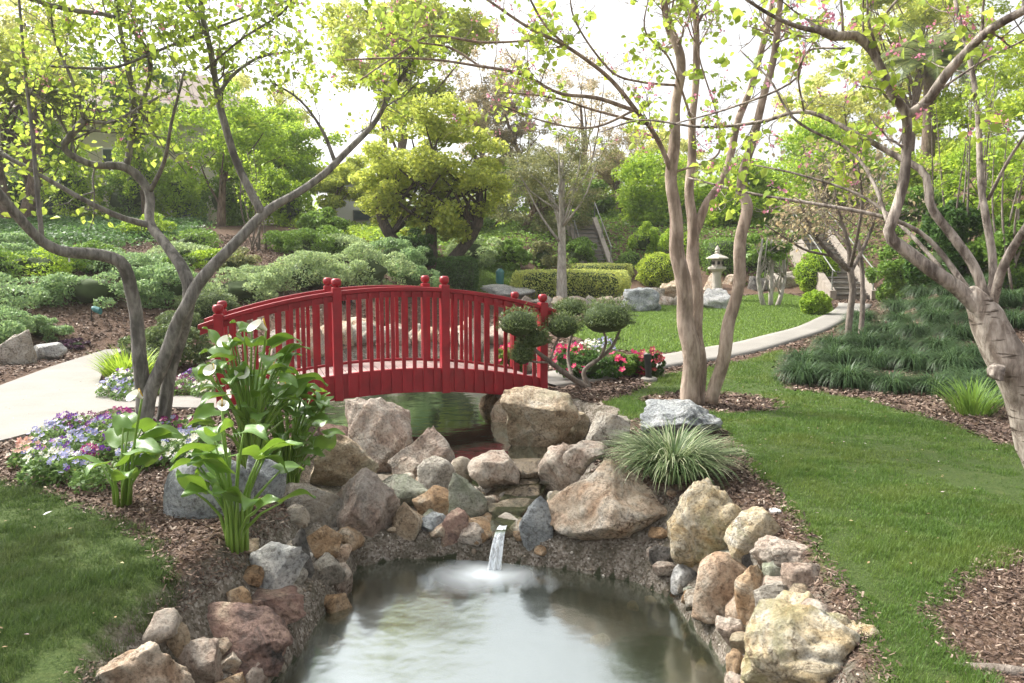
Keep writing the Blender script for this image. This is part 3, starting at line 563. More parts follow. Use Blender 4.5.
def fillers():
    seen = {}; rr = np.random.default_rng(91); n = 0; RK = [o for o in COL.objects if o.name.startswith('rock')]
    base = [(q, o) for q, o in zip(R, RK)]; mats = ['rock_tan', 'rock_peach', 'rock_grey', 'rock_pink', 'rock_green', 'rock_orange']; word = dict(rock_tan='tan', rock_peach='peach', rock_grey='grey', rock_pink='pinkish', rock_green='greenish', rock_orange='rusty')
    tries = 0; placed = []
    while n < 105 and tries < 9000:
        tries += 1; q, o = base[rr.integers(0, len(base))]; W = o.dimensions.x*.5 if o.dimensions.x else .15; W = (q[0][2]-q[0][0])/F*o.location.y*.5; a = rr.uniform(0, 2*PI); s = rr.uniform(.035, .11); x = o.location.x+math.cos(a)*(W*.9+s*.5); y = o.location.y+math.sin(a)*(W*.7+s*.5)
        if q[4] > -.15 or q[4] < -.7: continue
        dw = float(min(sdist(np.array([x]), np.array([y]), POOL)[0], sdist(np.array([x]), np.array([y]), STREAM)[0])); z = hz(x, y)
        if dw < -.02 or dw > .33 or y < 2.5: continue
        if any((x-u)**2+(y-v)**2 < (s+t)**2*.8 for u, v, t in placed): continue
        placed.append((x, y, s)); m = mats[rr.integers(0, 6)]; V_, F_ = rock_shape(3000+n*11, ['block', 'slab', 'block', 'lump'][n % 4], 3, .13)
        c = raw_mesh('rock', V_*np.array([s, s*.8, s*rr.uniform(.55, .9)]), F_, m, smooth=True, loc=(x, y, z+s*.22)); c.rotation_euler = (rr.uniform(-.3, .3), rr.uniform(-.3, .3), rr.uniform(0, 6))
        nb = _re.split(r' (standing|with|under|right|left|behind|above|below|beside|leaning|at|in|on|tucked|sloping|beneath|where|wedged|mostly|touching|sitting|by|low|needs)( |,|$)', q[3])[0].rstrip(','); key = (word[m], nb); seen[key] = seen.get(key, 0)+1
        tag(c, f"small {word[m]} filler stone beside the {' '.join(nb.split()[:7])}"+('' if seen[key] == 1 else ', '+ORD[seen[key]-1]+' one'), 'stone', 'small filler stones between the pond boulders'); n += 1
ORD = ['first', 'second', 'third', 'fourth', 'fifth', 'sixth']
fillers()
# rocks in the water bed seen through the surface
for i, (a, b) in enumerate([(637, 605), (655, 600), (706, 665), (330, 640), (600, 640)]):
    rock((a-10, b-6, a+10, b+7), 'rock_orange', 'round', ['orange submerged stone near the pebble', 'yellowish submerged stone beside the orange one', 'ochre submerged stone at the lower right of the pool', 'submerged stone on the left of the pool floor', 'submerged stone in the middle of the pool floor'][i], -.74, 1., sub=3, name='rock')
# far rocks
FR = [((476, 285, 532, 303), 'rock_white', 'lump', 'large pale boulder behind the right end of the bridge', .7), ((622, 289, 656, 312), 'rock_blue', 'lump', 'blue white craggy boulder at the edge of the far lawn', .9),
 ((660, 281, 684, 299), 'rock_tan', 'lump', 'tan boulder right of the blue white one near the hedge', .8), ((648, 288, 664, 301), 'rock_grey', 'block', 'small grey rock between the blue white and tan boulders', .8),
 ((700, 289, 731, 309), 'rock_white', 'lump', 'pale boulder at the foot of the stone lantern', .8), ((748, 277, 772, 292), 'rock_dark', 'block', 'dark mossy rock right of the stone lantern', .8), ((768, 272, 800, 290), 'rock_grey', 'block', 'grey mossy rock beside the gnarled trunk', .8),
 ((29, 343, 62, 361), 'rock_white', 'slab', 'flat pale stone beside the left path', .8), ((2, 333, 34, 366), 'rock_grey', 'tri', 'grey pointed rock half under the shrub by the left path', .8),
 ((704, 272, 722, 292), 'rock_peach', 'block', 'cream rock behind the stone lantern', .8), ((724, 274, 744, 290), 'rock_peach', 'block', 'tan rock right of the lantern base', .8)]
for q in FR: rock(q[0], q[1], q[2], q[3], None, q[4], group='rocks around the far lawn', sub=4, rough=.15)
xq = 505
ORD = ['first', 'second', 'third', 'fourth', 'fifth', 'sixth', 'seventh', 'eighth', 'ninth', 'tenth', 'eleventh', 'twelfth', 'thirteenth']
for i in range(13):
    wq = 14+7*((i*7) % 5)/4; rock((xq, 296-2*((i*3) % 3), xq+wq, 306), ['rock_peach', 'rock_pink', 'rock_grey'][i % 3], 'block', f'{ORD[i]} low edging stone from the left below the light green hedge', None, .8, group='edging stones below the hedge', sub=3); xq += wq-2
far_bank = [(-3.5, 14.3), (-3.0, 14.7), (-2.4, 14.9), (-1.8, 15.1), (-1.2, 15.1), (-.6, 14.8), (-.1, 14.4), (.2, 13.6), (.35, 12.8), (.35, 11.9), (.2, 11.1), (.1, 10.5), (-3.75, 13.4), (-3.9, 12.5), (-3.8, 11.6), (-3.5, 10.7), (-3.0, 15.3), (-1.9, 15.6), (-.8, 15.4)]
for i, (x, y) in enumerate(far_bank):
    r_ = np.random.default_rng(i+50); s = r_.uniform(.26, .46); V_, F_ = rock_shape(900+i*7, ['block', 'lump', 'tri'][i % 3], 4, .15)
    o = raw_mesh('rock', V_*np.array([s, s*.8, s*r_.uniform(.6, .95)]), F_, ['rock_peach', 'rock_grey', 'rock_pink', 'rock_tan'][i % 4], smooth=True, loc=(x, y, max(hz(x, y), WZ2)+s*.15)); o.rotation_euler = (0, 0, r_.uniform(0, 6))
    tag(o, f'{["cream", "grey", "pinkish", "tan"][i % 4]} {["blocky", "lumpy", "pointed"][i % 3]} rock on the far pond bank behind the bridge, {ORD[(i//12)]} of its kind', 'rock', 'far bank rocks behind the bridge')
# pebbles set in the pool rim
def pebbles():
    parts = []; V0, F0 = ICO[2]; n = 0
    for poly, z in ((POOL, WZ1),):
        x = rng.uniform(poly[:, 0].min()-.5, poly[:, 0].max()+.5, 9000); y = rng.uniform(poly[:, 1].min(), poly[:, 1].max()+.4, 9000); d = sdist(x, y, poly); k = (d > -.12) & (d < .17) & (y > 2.3)
        x, y = x[k], y[k]; zz = h(x, y); k = zz > WZ1-.03; x, y, zz = x[k], y[k], zz[k]; s = rng.uniform(.003, .010, len(x)); s[::31] *= 2
        Vq = (V0[None]*s[:, None, None]*rng.uniform(.7, 1.2, (len(x), 1, 3))+np.stack([x, y, zz], 1)[:, None]).reshape(-1, 3)
        Fq = (F0[None]+(np.arange(len(x))*len(V0))[:, None, None]).reshape(-1, 3)
        m, nn, B, N, L = mat('pebble'); gg = N.new('ShaderNodeNewGeometry'); r = ramp(N, [(0, (.10, .075, .055)), (.5, (.24, .19, .14)), (.85, (.36, .31, .25)), (1, (.6, .56, .5))]); L.new(gg.outputs['Random Per Island'], r.inputs[0]); L.new(r.outputs[0], B.inputs['Base Color']); B.inputs['Roughness'].default_value = .7; M['pebble'] = m
        tag(raw_mesh('gravel', Vq, Fq, 'pebble'), 'coarse gravel set in the mortar rim of the pool', 'gravel', kind='stuff')
pebbles()
# waterfall
lip = np.array([FALL[0]+.07, FALL[1]+.19, -.368]); Vw = []; nv = 9
for j, t in enumerate(np.linspace(0, 1, 14)):
    for i in range(nv):
        s = (i/(nv-1)-.5); wdt = .055+.04*t; bulge = .015*math.sin(i*1.9)*t
        Vw.append((lip[0]-.06*t+s*wdt, lip[1]-.23*t**.8*1.0-bulge-.015*math.cos(s*PI), lip[2]+.02*(1-t)*t*4-(lip[2]-WZ1)*t**1.8))
o = raw_mesh('waterfall', Vw, [[j*nv+i, j*nv+i+1, (j+1)*nv+i+1, (j+1)*nv+i] for j in range(13) for i in range(nv-1)], 'fall_water', smooth=True)
tag(o, 'small white waterfall spilling from the stone ledge into the pool', 'waterfall')

# ------------------------------------------------------------------ red arched bridge
BL = 3.65; BW = 1.02; BA = math.atan2(1.19, 3.45)
br = empty('arched_bridge', (-3.08, 7.75, 0), 'deep red arched wooden footbridge over the pond water', 'bridge', rz=BA)
arch = lambda s: 1-(2*s-1)**2
zdeck = lambda s: .04+.07*s+.225*arch(s)
zrail = lambda s: .95+.07*s+.275*arch(s)
def beam(y0, y1, f0, f1, s0=0., s1=1., n=36):
    V = []; 
    for i in range(n+1):
        s = s0+(s1-s0)*i/n; x = s*BL
        for (y, f) in ((y0, f0), (y1, f0), (y1, f1), (y0, f1)): V.append((x, y, f(s)))
    Fa = [[i*4+j, i*4+(j+1) % 4, (i+1)*4+(j+1) % 4, (i+1)*4+j] for i in range(n) for j in range(4)]+[[3, 2, 1, 0], [n*4, n*4+1, n*4+2, n*4+3]]
    return V, Fa
def finish(o, bev=.005):
    b = o.modifiers.new('bevel', 'BEVEL'); b.width = bev; b.segments = 2; b.limit_method = 'ANGLE'; return o
planks = []
np_ = 30
for i in range(np_):
    s = (i+.5)/np_; sl = (zdeck(s+.01)-zdeck(s-.01))/(.02*BL); c = 1/math.hypot(1, sl); A_ = np.array([[c, 0, sl*c], [0, 1, 0], [-sl*c, 0, c]]); planks.append(box(s*BL, BW/2, zdeck(s)-.016, BL/np_*.95, BW-.05, .03, A_))
for s0, x in ((-.02, -.06),): pass
raw_mesh('deck', *merge(planks), 'deck_wood', br)
for k, y in enumerate((0, BW)):
    sgn = -1 if k == 0 else 1
    o = raw_mesh('side_beam', *beam(y-.03, y+.03, lambda s: zdeck(s)-.25+.05*(1-arch(s))*0, lambda s: zdeck(s)+.03), 'red_paint', br); finish(o)
    rr = raw_mesh('handrail', *beam(y-.045, y+.045, lambda s: zrail(s)-.045, zrail, -.055, 1.045), 'red_paint', br, smooth=False); finish(rr)
    finish(raw_mesh('lower_handrail', *beam(y-.022, y+.022, lambda s: zrail(s)-.115, lambda s: zrail(s)-.046, -.05, 1.04), 'red_paint', br))
    yo = y+sgn*.040
    for i in range(4):
        s = i/3; x = s*BL; zt = zrail(s)+.14; zb = zdeck(s)-.26 if i in (1, 2) else -.16; yo2 = y+sgn*.0
        pst = finish(raw_mesh('post', *box(x, yo2, (zt-.10+zb)/2, .098, .125, zt-.10-zb), 'red_paint', br), .008)
        # turned cap: neck and rounded finial
        prof = [(0, .034), (.012, .030), (.02, .046), (.045, .056), (.075, .056), (.095, .046), (.102, .030), (.104, 0.002)]; nn = 12; Vc = [(x+r_*math.cos(2*PI*a/nn), yo2+r_*math.sin(2*PI*a/nn), zt-.102+z_) for z_, r_ in prof for a in range(nn)]
        Fc = [[q*nn+a, q*nn+(a+1) % nn, (q+1)*nn+(a+1) % nn, (q+1)*nn+a] for q in range(len(prof)-1) for a in range(nn)]; raw_mesh('finial', Vc, Fc, 'red_paint', pst, smooth=True)
    for bay in range(3):
        for j in range(1, 10):
            s = (bay+j/10)/3; x = s*BL; zt = zrail(s)-.05; zb = zdeck(s)-.225
            raw_mesh('baluster', *box(x, yo, (zt+zb)/2, .042, .022, zt-zb), 'red_paint', br)

# ------------------------------------------------------------------ calla lilies
def calla_leaf(base, az, ln, wd, lift, droop, roll=0.):
    nu, nv_ = 11, 6; V = []
    for i in range(nu):
        u = i/(nu-1); prof = (math.sin(PI*min(1, (u*.9+.10))**.62)**.8)*(1-u*.25) if u < 1 else 0.02
        for j in range(nv_+1):
            v = (j/nv_-.5)*2; back = -.16*ln*(abs(v)**1.3)*(1-u)**3
            x = u*ln+back; y = v*wd*.5*prof; z = abs(v)**1.3*wd*.16*prof*(1.2-u)+.06*ln*math.sin(u*8+v*3)*abs(v)
            an = lift-droop*u**1.25
            r = x; V.append((r, y, z, an))
    out = np.zeros((len(V), 3)); px_, pz_ = {}, {}; cx = cz = 0; prev = 0
    cen = []
    for i in range(nu):
        u = i/(nu-1); an = lift-droop*u**1.25
        if i: cx += ln/(nu-1)*math.cos(an); cz += ln/(nu-1)*math.sin(an)
        cen.append((cx, cz, an))
    for i in range(nu):
        for j in range(nv_+1):
            x, y, z, an = V[i*(nv_+1)+j]; dx = x-(i/(nu-1))*ln; out[i*(nv_+1)+j] = (cen[i][0]+dx*math.cos(an)-z*math.sin(an), y, cen[i][1]+dx*math.sin(an)+z*math.cos(an))
    c, s = math.cos(roll), math.sin(roll); out = np.stack([out[:, 0], out[:, 1]*c-out[:, 2]*s, out[:, 1]*s+out[:, 2]*c], 1)
    c, s = math.cos(az), math.sin(az); out = np.stack([out[:, 0]*c-out[:, 1]*s, out[:, 0]*s+out[:, 1]*c, out[:, 2]], 1)+np.array(base)
    w1 = nv_+1; return out, [[i*w1+j, i*w1+j+1, (i+1)*w1+j+1, (i+1)*w1+j] for i in range(nu-1) for j in range(nv_)]
def spathe(base, az, s=.11):
    nu, na = 9, 16; V = []
    for i in range(nu):
        t = i/(nu-1); r = s*(.10+.13*t+.17*t**2.5)
        for j in range(na):
            a = (j/(na-1)-.5)*2*PI*.96; tip = (1+math.cos(a))/2; z = s*(1.15*t*(.62+.55*tip)-.25*t**4*tip); rr = r*(1+1.0*tip**4*t**3); V.append((rr*math.cos(a), rr*math.sin(a), z))
    V = np.array(V); tl = .95; V = np.stack([V[:, 0]*math.cos(tl)+V[:, 2]*math.sin(tl), V[:, 1], -V[:, 0]*math.sin(tl)+V[:, 2]*math.cos(tl)], 1)
    c, q = math.cos(az), math.sin(az); V = np.stack([V[:, 0]*c-V[:, 1]*q, V[:, 0]*q+V[:, 1]*c, V[:, 2]], 1)+np.array(base)
    return V, [[i*na+j, i*na+j+1, (i+1)*na+j+1, (i+1)*na+j] for i in range(nu-1) for j in range(na-1)]
def calla(px, py, n, hgt, spread, lsz, flowers, label, seed):
    r = np.random.default_rng(seed); b = hit(px, py, h=h); root = empty('calla_lily', b, label, 'calla lily', 'calla lilies by the left bank')
    stems = []
    for i in range(n):
        az = r.uniform(0, 2*PI); k = (i+.5)/n; H = hgt*(.38+.62*k)*r.uniform(.88, 1.06); R_ = spread*(1.1-.55*k)*r.uniform(.4, 1.15)
        b0 = np.array([math.cos(az), math.sin(az), 0])*.06*r.random()+np.array([0, 0, -.02]); tip = np.array([math.cos(az)*R_, math.sin(az)*R_*.8, H])
        mid = b0*.4+np.array([math.cos(az)*R_*.32, math.sin(az)*R_*.25, H*.6]); pts, rad = spline([b0, mid, tip], [.013, .0095, .005], .08); stems.append(tube(pts, rad, 6))
        l = lsz*r.uniform(.75, 1.2); Vl, Fl = calla_leaf(tip, az+r.uniform(-.9, .9), l, l*.78, r.uniform(.1, 1.25), r.uniform(.5, 1.7), r.uniform(-.6, .6)); o = raw_mesh('leaf', Vl, Fl, 'calla_leaf', root, smooth=True)
    raw_mesh('stalk', *merge(stems), 'calla_stem', root, smooth=True)
    for (fx, fy, s) in flowers:
        d = b[1]-.12+r.uniform(-.1, .1); tp = P(fx, fy, d)-b; b0 = np.array([tp[0]*.25, tp[1]*.3, 0]); pts, rad = spline([b0, b0*.5+tp*.5+np.array([0, 0, .05]), tp], [.009, .008, .007], .08)
        fo = raw_mesh('flower_stalk', *tube(pts, rad, 6), 'calla_stem', root, smooth=True); az = r.uniform(-2.1, -1.0); s *= .95
        raw_mesh('spathe', *spathe(tp, az, s), 'spathe', fo, smooth=True); raw_mesh('spadix', *tube([tp+np.array([0, 0, .01]), tp+np.array([math.cos(az)*.02, math.sin(az)*.02, s*.75])], [.007, .005], 6), 'spadix', fo, smooth=True)
calla(252, 470, 52, 1.0, .36, .205, [(266, 330, .115), (231, 345, .11), (215, 373, .10), (242, 376, .12)], 'tall calla lily clump with white blooms, nearest the red bridge', 11)
calla(290, 496, 52, .92, .32, .205, [(274, 374, .15), (287, 390, .09)], 'tall leafy calla lily clump beside the tan boulder with an open white bloom', 12)
calla(236, 548, 22, .66, .25, .205, [(222, 408, .07)], 'front calla lily clump with thick pale stalks rising from the mulch', 13)
calla(122, 505, 12, .54, .22, .19, [(142, 398, .08)], 'small calla lily clump on the left by the pansies', 14)

# ------------------------------------------------------------------ flower bed
BM = {}
def put_bloom(root, petal, p, s):
    if petal not in BM:
        V, Fa = [(0, 0, -.002)], []
        for q in range(5):
            t = 2*PI*q/5; k = len(V)
            for (r_, da, z) in ((.013, -.62, .002), (.022, -.36, .006), (.025, 0, .007), (.022, .36, .006), (.013, .62, .002)): V.append((r_*math.cos(t+da), r_*math.sin(t+da), z))
            Fa.append([0, k, k+1, k+2, k+3, k+4])
        k = len(V); V += [(.004*math.cos(a*PI/3), .004*math.sin(a*PI/3), .005) for a in range(6)]; Fa.append([k+a for a in range(6)])
        o = raw_mesh('bloom', V, Fa, petal); o.data.materials.append(M['spadix'] if petal != 'petal_wine' else M['spathe']); o.data.polygons[5].material_index = 1; BM[petal] = o.data; bpy.data.objects.remove(o)
    o = bpy.data.objects.new('bloom', BM[petal]); COL.objects.link(o); o.parent = root; o.location = tuple(map(float, p)); o.scale = (s, s, s)
    d = Vector((rng.normal()*.5, -.8+rng.normal()*.4, .9)); o.rotation_euler = d.to_track_quat('Z', 'Y').to_euler(); return o
def pansy(px, py, petal, wpx, label, hh=.16, group='pansy clumps in the beds by the grey tree', kleaf='pansy_leaf', nf=26):
    b = hit(px, py, h=h); W = wpx/F*b[1]/2; root = empty('pansy_clump', b, label, 'pansies', group)
    n = 420; a = rng.uniform(0, 2*PI, n); r_ = np.sqrt(rng.random(n))*W; zz = hh*(1-.6*(r_/W)**2)*rng.random(n)**.6
    V, Fa = leaves(np.stack([r_*np.cos(a), r_*np.sin(a), zz], 1), .045, up=.6, asp=.5); raw_mesh('foliage', V, Fa, kleaf, root)
    for i in range(nf):
        a0 = rng.uniform(0, 2*PI); rr = math.sqrt(rng.random())*W; put_bloom(root, petal if rng.random() < .72 or group is None else ['petal_white', 'petal_lilac', 'petal_white', 'petal_purple', 'petal_blue'][rng.integers(0, 5)], np.array([rr*math.cos(a0), rr*math.sin(a0), hh*(1-.6*(rr/W)**2)+rng.uniform(0, .035)]), rng.uniform(.65, 1.05))
    return root
PS = [(95, 455, 'petal_blue', 46, 'violet blue'), (72, 462, 'petal_lilac', 40, 'lilac'), (48, 470, 'petal_white', 42, 'creamy white front'), (30, 466, 'petal_peach', 34, 'pale peach'), (68, 482, 'petal_lilac', 38, 'blue lilac front'), (90, 474, 'petal_magenta', 24, 'magenta'),
 (52, 448, 'petal_lilac', 44, 'lavender back'), (82, 436, 'petal_wine', 40, 'dark wine'), (105, 440, 'petal_purple', 38, 'rich violet'), (118, 458, 'petal_purple', 34, 'deep violet'), (150, 462, 'petal_white', 40, 'white'), (175, 465, 'petal_white', 38, 'cream white'), (134, 470, 'petal_lilac', 34, 'pale blue'),
 (178, 440, 'petal_magenta', 42, 'bright purple'), (200, 440, 'petal_peach', 22, 'salmon right'), (190, 455, 'petal_lilac', 40, 'icy blue'), (158, 442, 'petal_wine', 34, 'burgundy'), (118, 430, 'petal_magenta', 32, 'plum'), (205, 458, 'petal_white', 36, 'white right'), (40, 484, 'pansy_leaf', 34, 'barely flowering leafy'), (95, 490, 'pansy_leaf', 40, 'low leafy'),
 (65, 438, 'petal_purple', 34, 'purple back'), (140, 446, 'petal_white', 30, 'small white'),
 (130, 400, 'petal_blue', 32, 'violet'), (112, 398, 'petal_lilac', 26, 'lilac white'), (124, 388, 'petal_white', 28, 'white and orange'), (135, 386, 'petal_magenta', 24, 'crimson'), (160, 396, 'petal_lilac', 30, 'light blue'), (182, 396, 'petal_wine', 30, 'wine'), (190, 390, 'petal_purple', 34, 'deep purple'), (206, 398, 'petal_white', 26, 'white')]
for i, (a, b, p, wp, nm) in enumerate(PS):
    pansy(a, b, p, wp*1.1, f'{nm} pansy clump in the '+('round bed left of the callas' if i < 23 else 'narrow bed beyond the path'), hh=.19 if i < 23 else .22, nf=36 if p != 'pansy_leaf' else 4)

# ------------------------------------------------------------------ tufts
def tuft_mesh(n, R_, ln, wd, seed, bend=(1.2, 2.2), core=.5):
    a = rng.uniform(0, 2*PI, n); r_ = np.sqrt(rng.random(n))*R_*core; B_ = np.stack([r_*np.cos(a), r_*np.sin(a), np.zeros(n)], 1)
    return blades(B_, a+rng.normal(size=n)*.35, ln*rng.uniform(.6, 1.15, n), np.full(n, wd)*rng.uniform(.7, 1.3, n), rng.uniform(*bend, n), k=5, tilt=(r_/R_/core)*.45+rng.uniform(0, .25, n))
b = hit(668, 486, h=h0); b = np.array([b[0]+.08, b[1]+.24, max(b[2], 0)-.03])
V, Fa = tuft_mesh(1500, .42, .52, .0115, 1, (1.2, 2.4), .36); o = raw_mesh('variegated_grass', V, Fa, 'blade_var', loc=b); tag(o, 'round tuft of cream edged arching grass on the rocks above the pool', 'ornamental grass')
protos = []
for k in range(4):
    V, Fa = tuft_mesh(1000, .40, .50, .013, k, (1.9, 3.1), .42); protos.append(V.reshape(-1, 3)); 
    o = raw_mesh('lilyturf', V, Fa, 'fol_blue'); protos[k] = o.data; bpy.data.objects.remove(o)
LT = []
for row, (pts, nm) in enumerate([([(812, 387), (857, 391), (903, 395), (948, 397)], 'front row beside the lawn'), ([(812, 372), (844, 369), (882, 371), (924, 373), (966, 378)], 'second row from the lawn'),
    ([(842, 354), (872, 353), (905, 354), (948, 356)], 'third row'), ([(864, 338), (896, 338), (926, 338), (968, 342)], 'fourth row'), ([(868, 324), (906, 324), (946, 325), (986, 328), (1025, 332)], 'fifth row'),
    ([(905, 311), (935, 310), (962, 310), (992, 310), (1020, 310)], 'sixth row'), ([(985, 395), (1012, 405), (1040, 410)], 'group behind the pale trunk'), ([(990, 372), (1018, 374), (1045, 378)], 'back group behind the pale trunk'), ([(930, 296), (958, 294), (990, 292), (1018, 290)], 'top row below the bushes')]):
    for j, (a, bb) in enumerate(pts):
        c = hit(a, bb, h=h0); o = raw_mesh('lilyturf', None, None, None, mesh=protos[(row+j) % 4], loc=(c[0], c[1]+.28, hz(c[0], c[1]+.3)-.03)); s = rng.uniform(.88, 1.12)*(1+.03*row); o.scale = (s*.84, s*.84, s*1.16); o.rotation_euler = (0, 0, rng.uniform(0, 6))
        ordn = ['first', 'second', 'third', 'fourth', 'fifth', 'sixth'][j]; tag(o, f'green lilyturf mound, {ordn} from left in the {nm}', 'lilyturf', 'lilyturf mounds on the right slope')
V, Fa = tuft_mesh(260, .3, .45, .012, 9, (.6, 1.4), .6); pr = raw_mesh('grassy_plant', V, Fa, 'fol_mid', loc=hit(985, 418)); pr.location.y += .2; tag(pr, 'bright green strappy plant at the foot of the pale foreground trunk', 'plant')
V, Fa = tuft_mesh(420, .4, .5, .02, 9, (.5, 1.3), .6); pr = raw_mesh('grassy_plant', V, Fa, 'fol_bright', loc=hit(128, 380)); tag(pr, 'bright green strappy daylily plant behind the far pansy bed', 'plant')
V, Fa = tuft_mesh(420, .5, .8, .02, 9, (.4, 1.2), .6); pr = raw_mesh('grassy_plant', V, Fa, 'fol_lime', loc=hit(541, 295)); tag(pr, 'lime green spiky grass clump in front of the light hedge', 'plant')

# ------------------------------------------------------------------ shrubs and hedges
def blob(center, rad, seed, sub=3, rough=.18, box_=0.):
    V, Fa = ICO[sub]; V = V.copy(); o = Vector((seed*1.7 % 31, seed*.9 % 17, 0))
    if box_: V = V/(np.max(np.abs(V), axis=1)[:, None]**box_)
    D = np.array([noise.fractal(Vector(v)*1.8+o, 1, 2, 3) for v in V]); V = V*(1+rough*D)[:, None]
    return V*np.array(rad)+np.array(center), Fa
def shrub(px, kmat, lsz, n, label, name='shrub', cat='shrub', shape='mound', depth=.9, group='shrubs of the garden', d=None, seedk=[0], core=True, asp=.5, zoff=0.):
    x0, y0, x1, y1 = px; xc = (x0+x1)/2; seedk[0] += 1
    b = hit(xc, y1, h=h0) if d is None else P(xc, y1, d); W = (x1-x0)/F*b[1]; D = W*depth; H = max(.15, P(xc, y0, b[1]+D*.4)[2]-b[2]); c = np.array([b[0]*(1+D*.45/b[1]), b[1]+D*.45, b[2]])
    rx, ry, rz_ = W/2, D/2, H*.5; 
    amp = dict(mound=.2, ball=.13, box=.03, loose=.3)[shape]; o_ = seedk[0]*3.3
    if shape in ('mound', 'loose'):
        n = int(n*2.6); lsz = lsz*1.3; nc = 26 if shape == 'mound' else 34; ce = unit(rng.normal(size=(nc, 3))+np.array([0, 0, .25]))*rng.uniform(.55, .92, (nc, 1)); cr = rng.uniform(.22, .42 if shape == 'mound' else .5, nc)*(.9 if shape == 'mound' else .8)
        ci = rng.choice(nc, n, p=cr**2/np.sum(cr**2)); u = unit(rng.normal(size=(n, 3))+ce[ci]*.7+np.array([0, 0, .25])); Q = (ce[ci]+u*(cr[ci]*(1-.35*rng.random(n)**1.6))[:, None])*np.array([rx, ry, rz_])+np.array([0, 0, rz_*.85]); ax_ = u+np.array([0, 0, .5])
    else:
        n = int(n*2.6); lsz = lsz*1.15; V1 = unit(rng.normal(size=(n, 3))); ax_ = None
        if shape == 'box': V1 = V1/(np.max(np.abs(V1), axis=1)[:, None]**.75)
        bumps = (np.sin(V1[:, 0]*7+o_)*np.sin(V1[:, 1]*5+o_*2)*np.cos(V1[:, 2]*6+o_)+.6*np.sin(V1[:, 0]*13+o_)*np.sin(V1[:, 2]*11+o_*1.7)); rr = (1+amp*bumps)*(1-.16*rng.random(n)**1.3)
        Q = V1*rr[:, None]*np.array([rx, ry, rz_])+np.array([0, 0, rz_*.92])
    Q = Q[(Q[:, 2] > -.05)] if ax_ is None else Q; V, Fa = leaves(Q, lsz, up=.4, asp=asp, axis=ax_)
    root = empty(name, c, label, cat, group)
    raw_mesh('foliage', V, Fa, kmat, root)
    if core:
        Vb, Fb = blob((0, 0, rz_*.9), (rx*(.44 if ax_ is not None else .80), ry*(.44 if ax_ is not None else .80), rz_*(.48 if ax_ is not None else .84)), seedk[0], 3, amp, .75 if shape == 'box' else 0); raw_mesh('opaque_core', Vb, Fb, 'fol_core', root)  # dark solid core added inside so no light shows through the leaves
    return root
paint('fol_core', (.055, .085, .025), .95, .4)
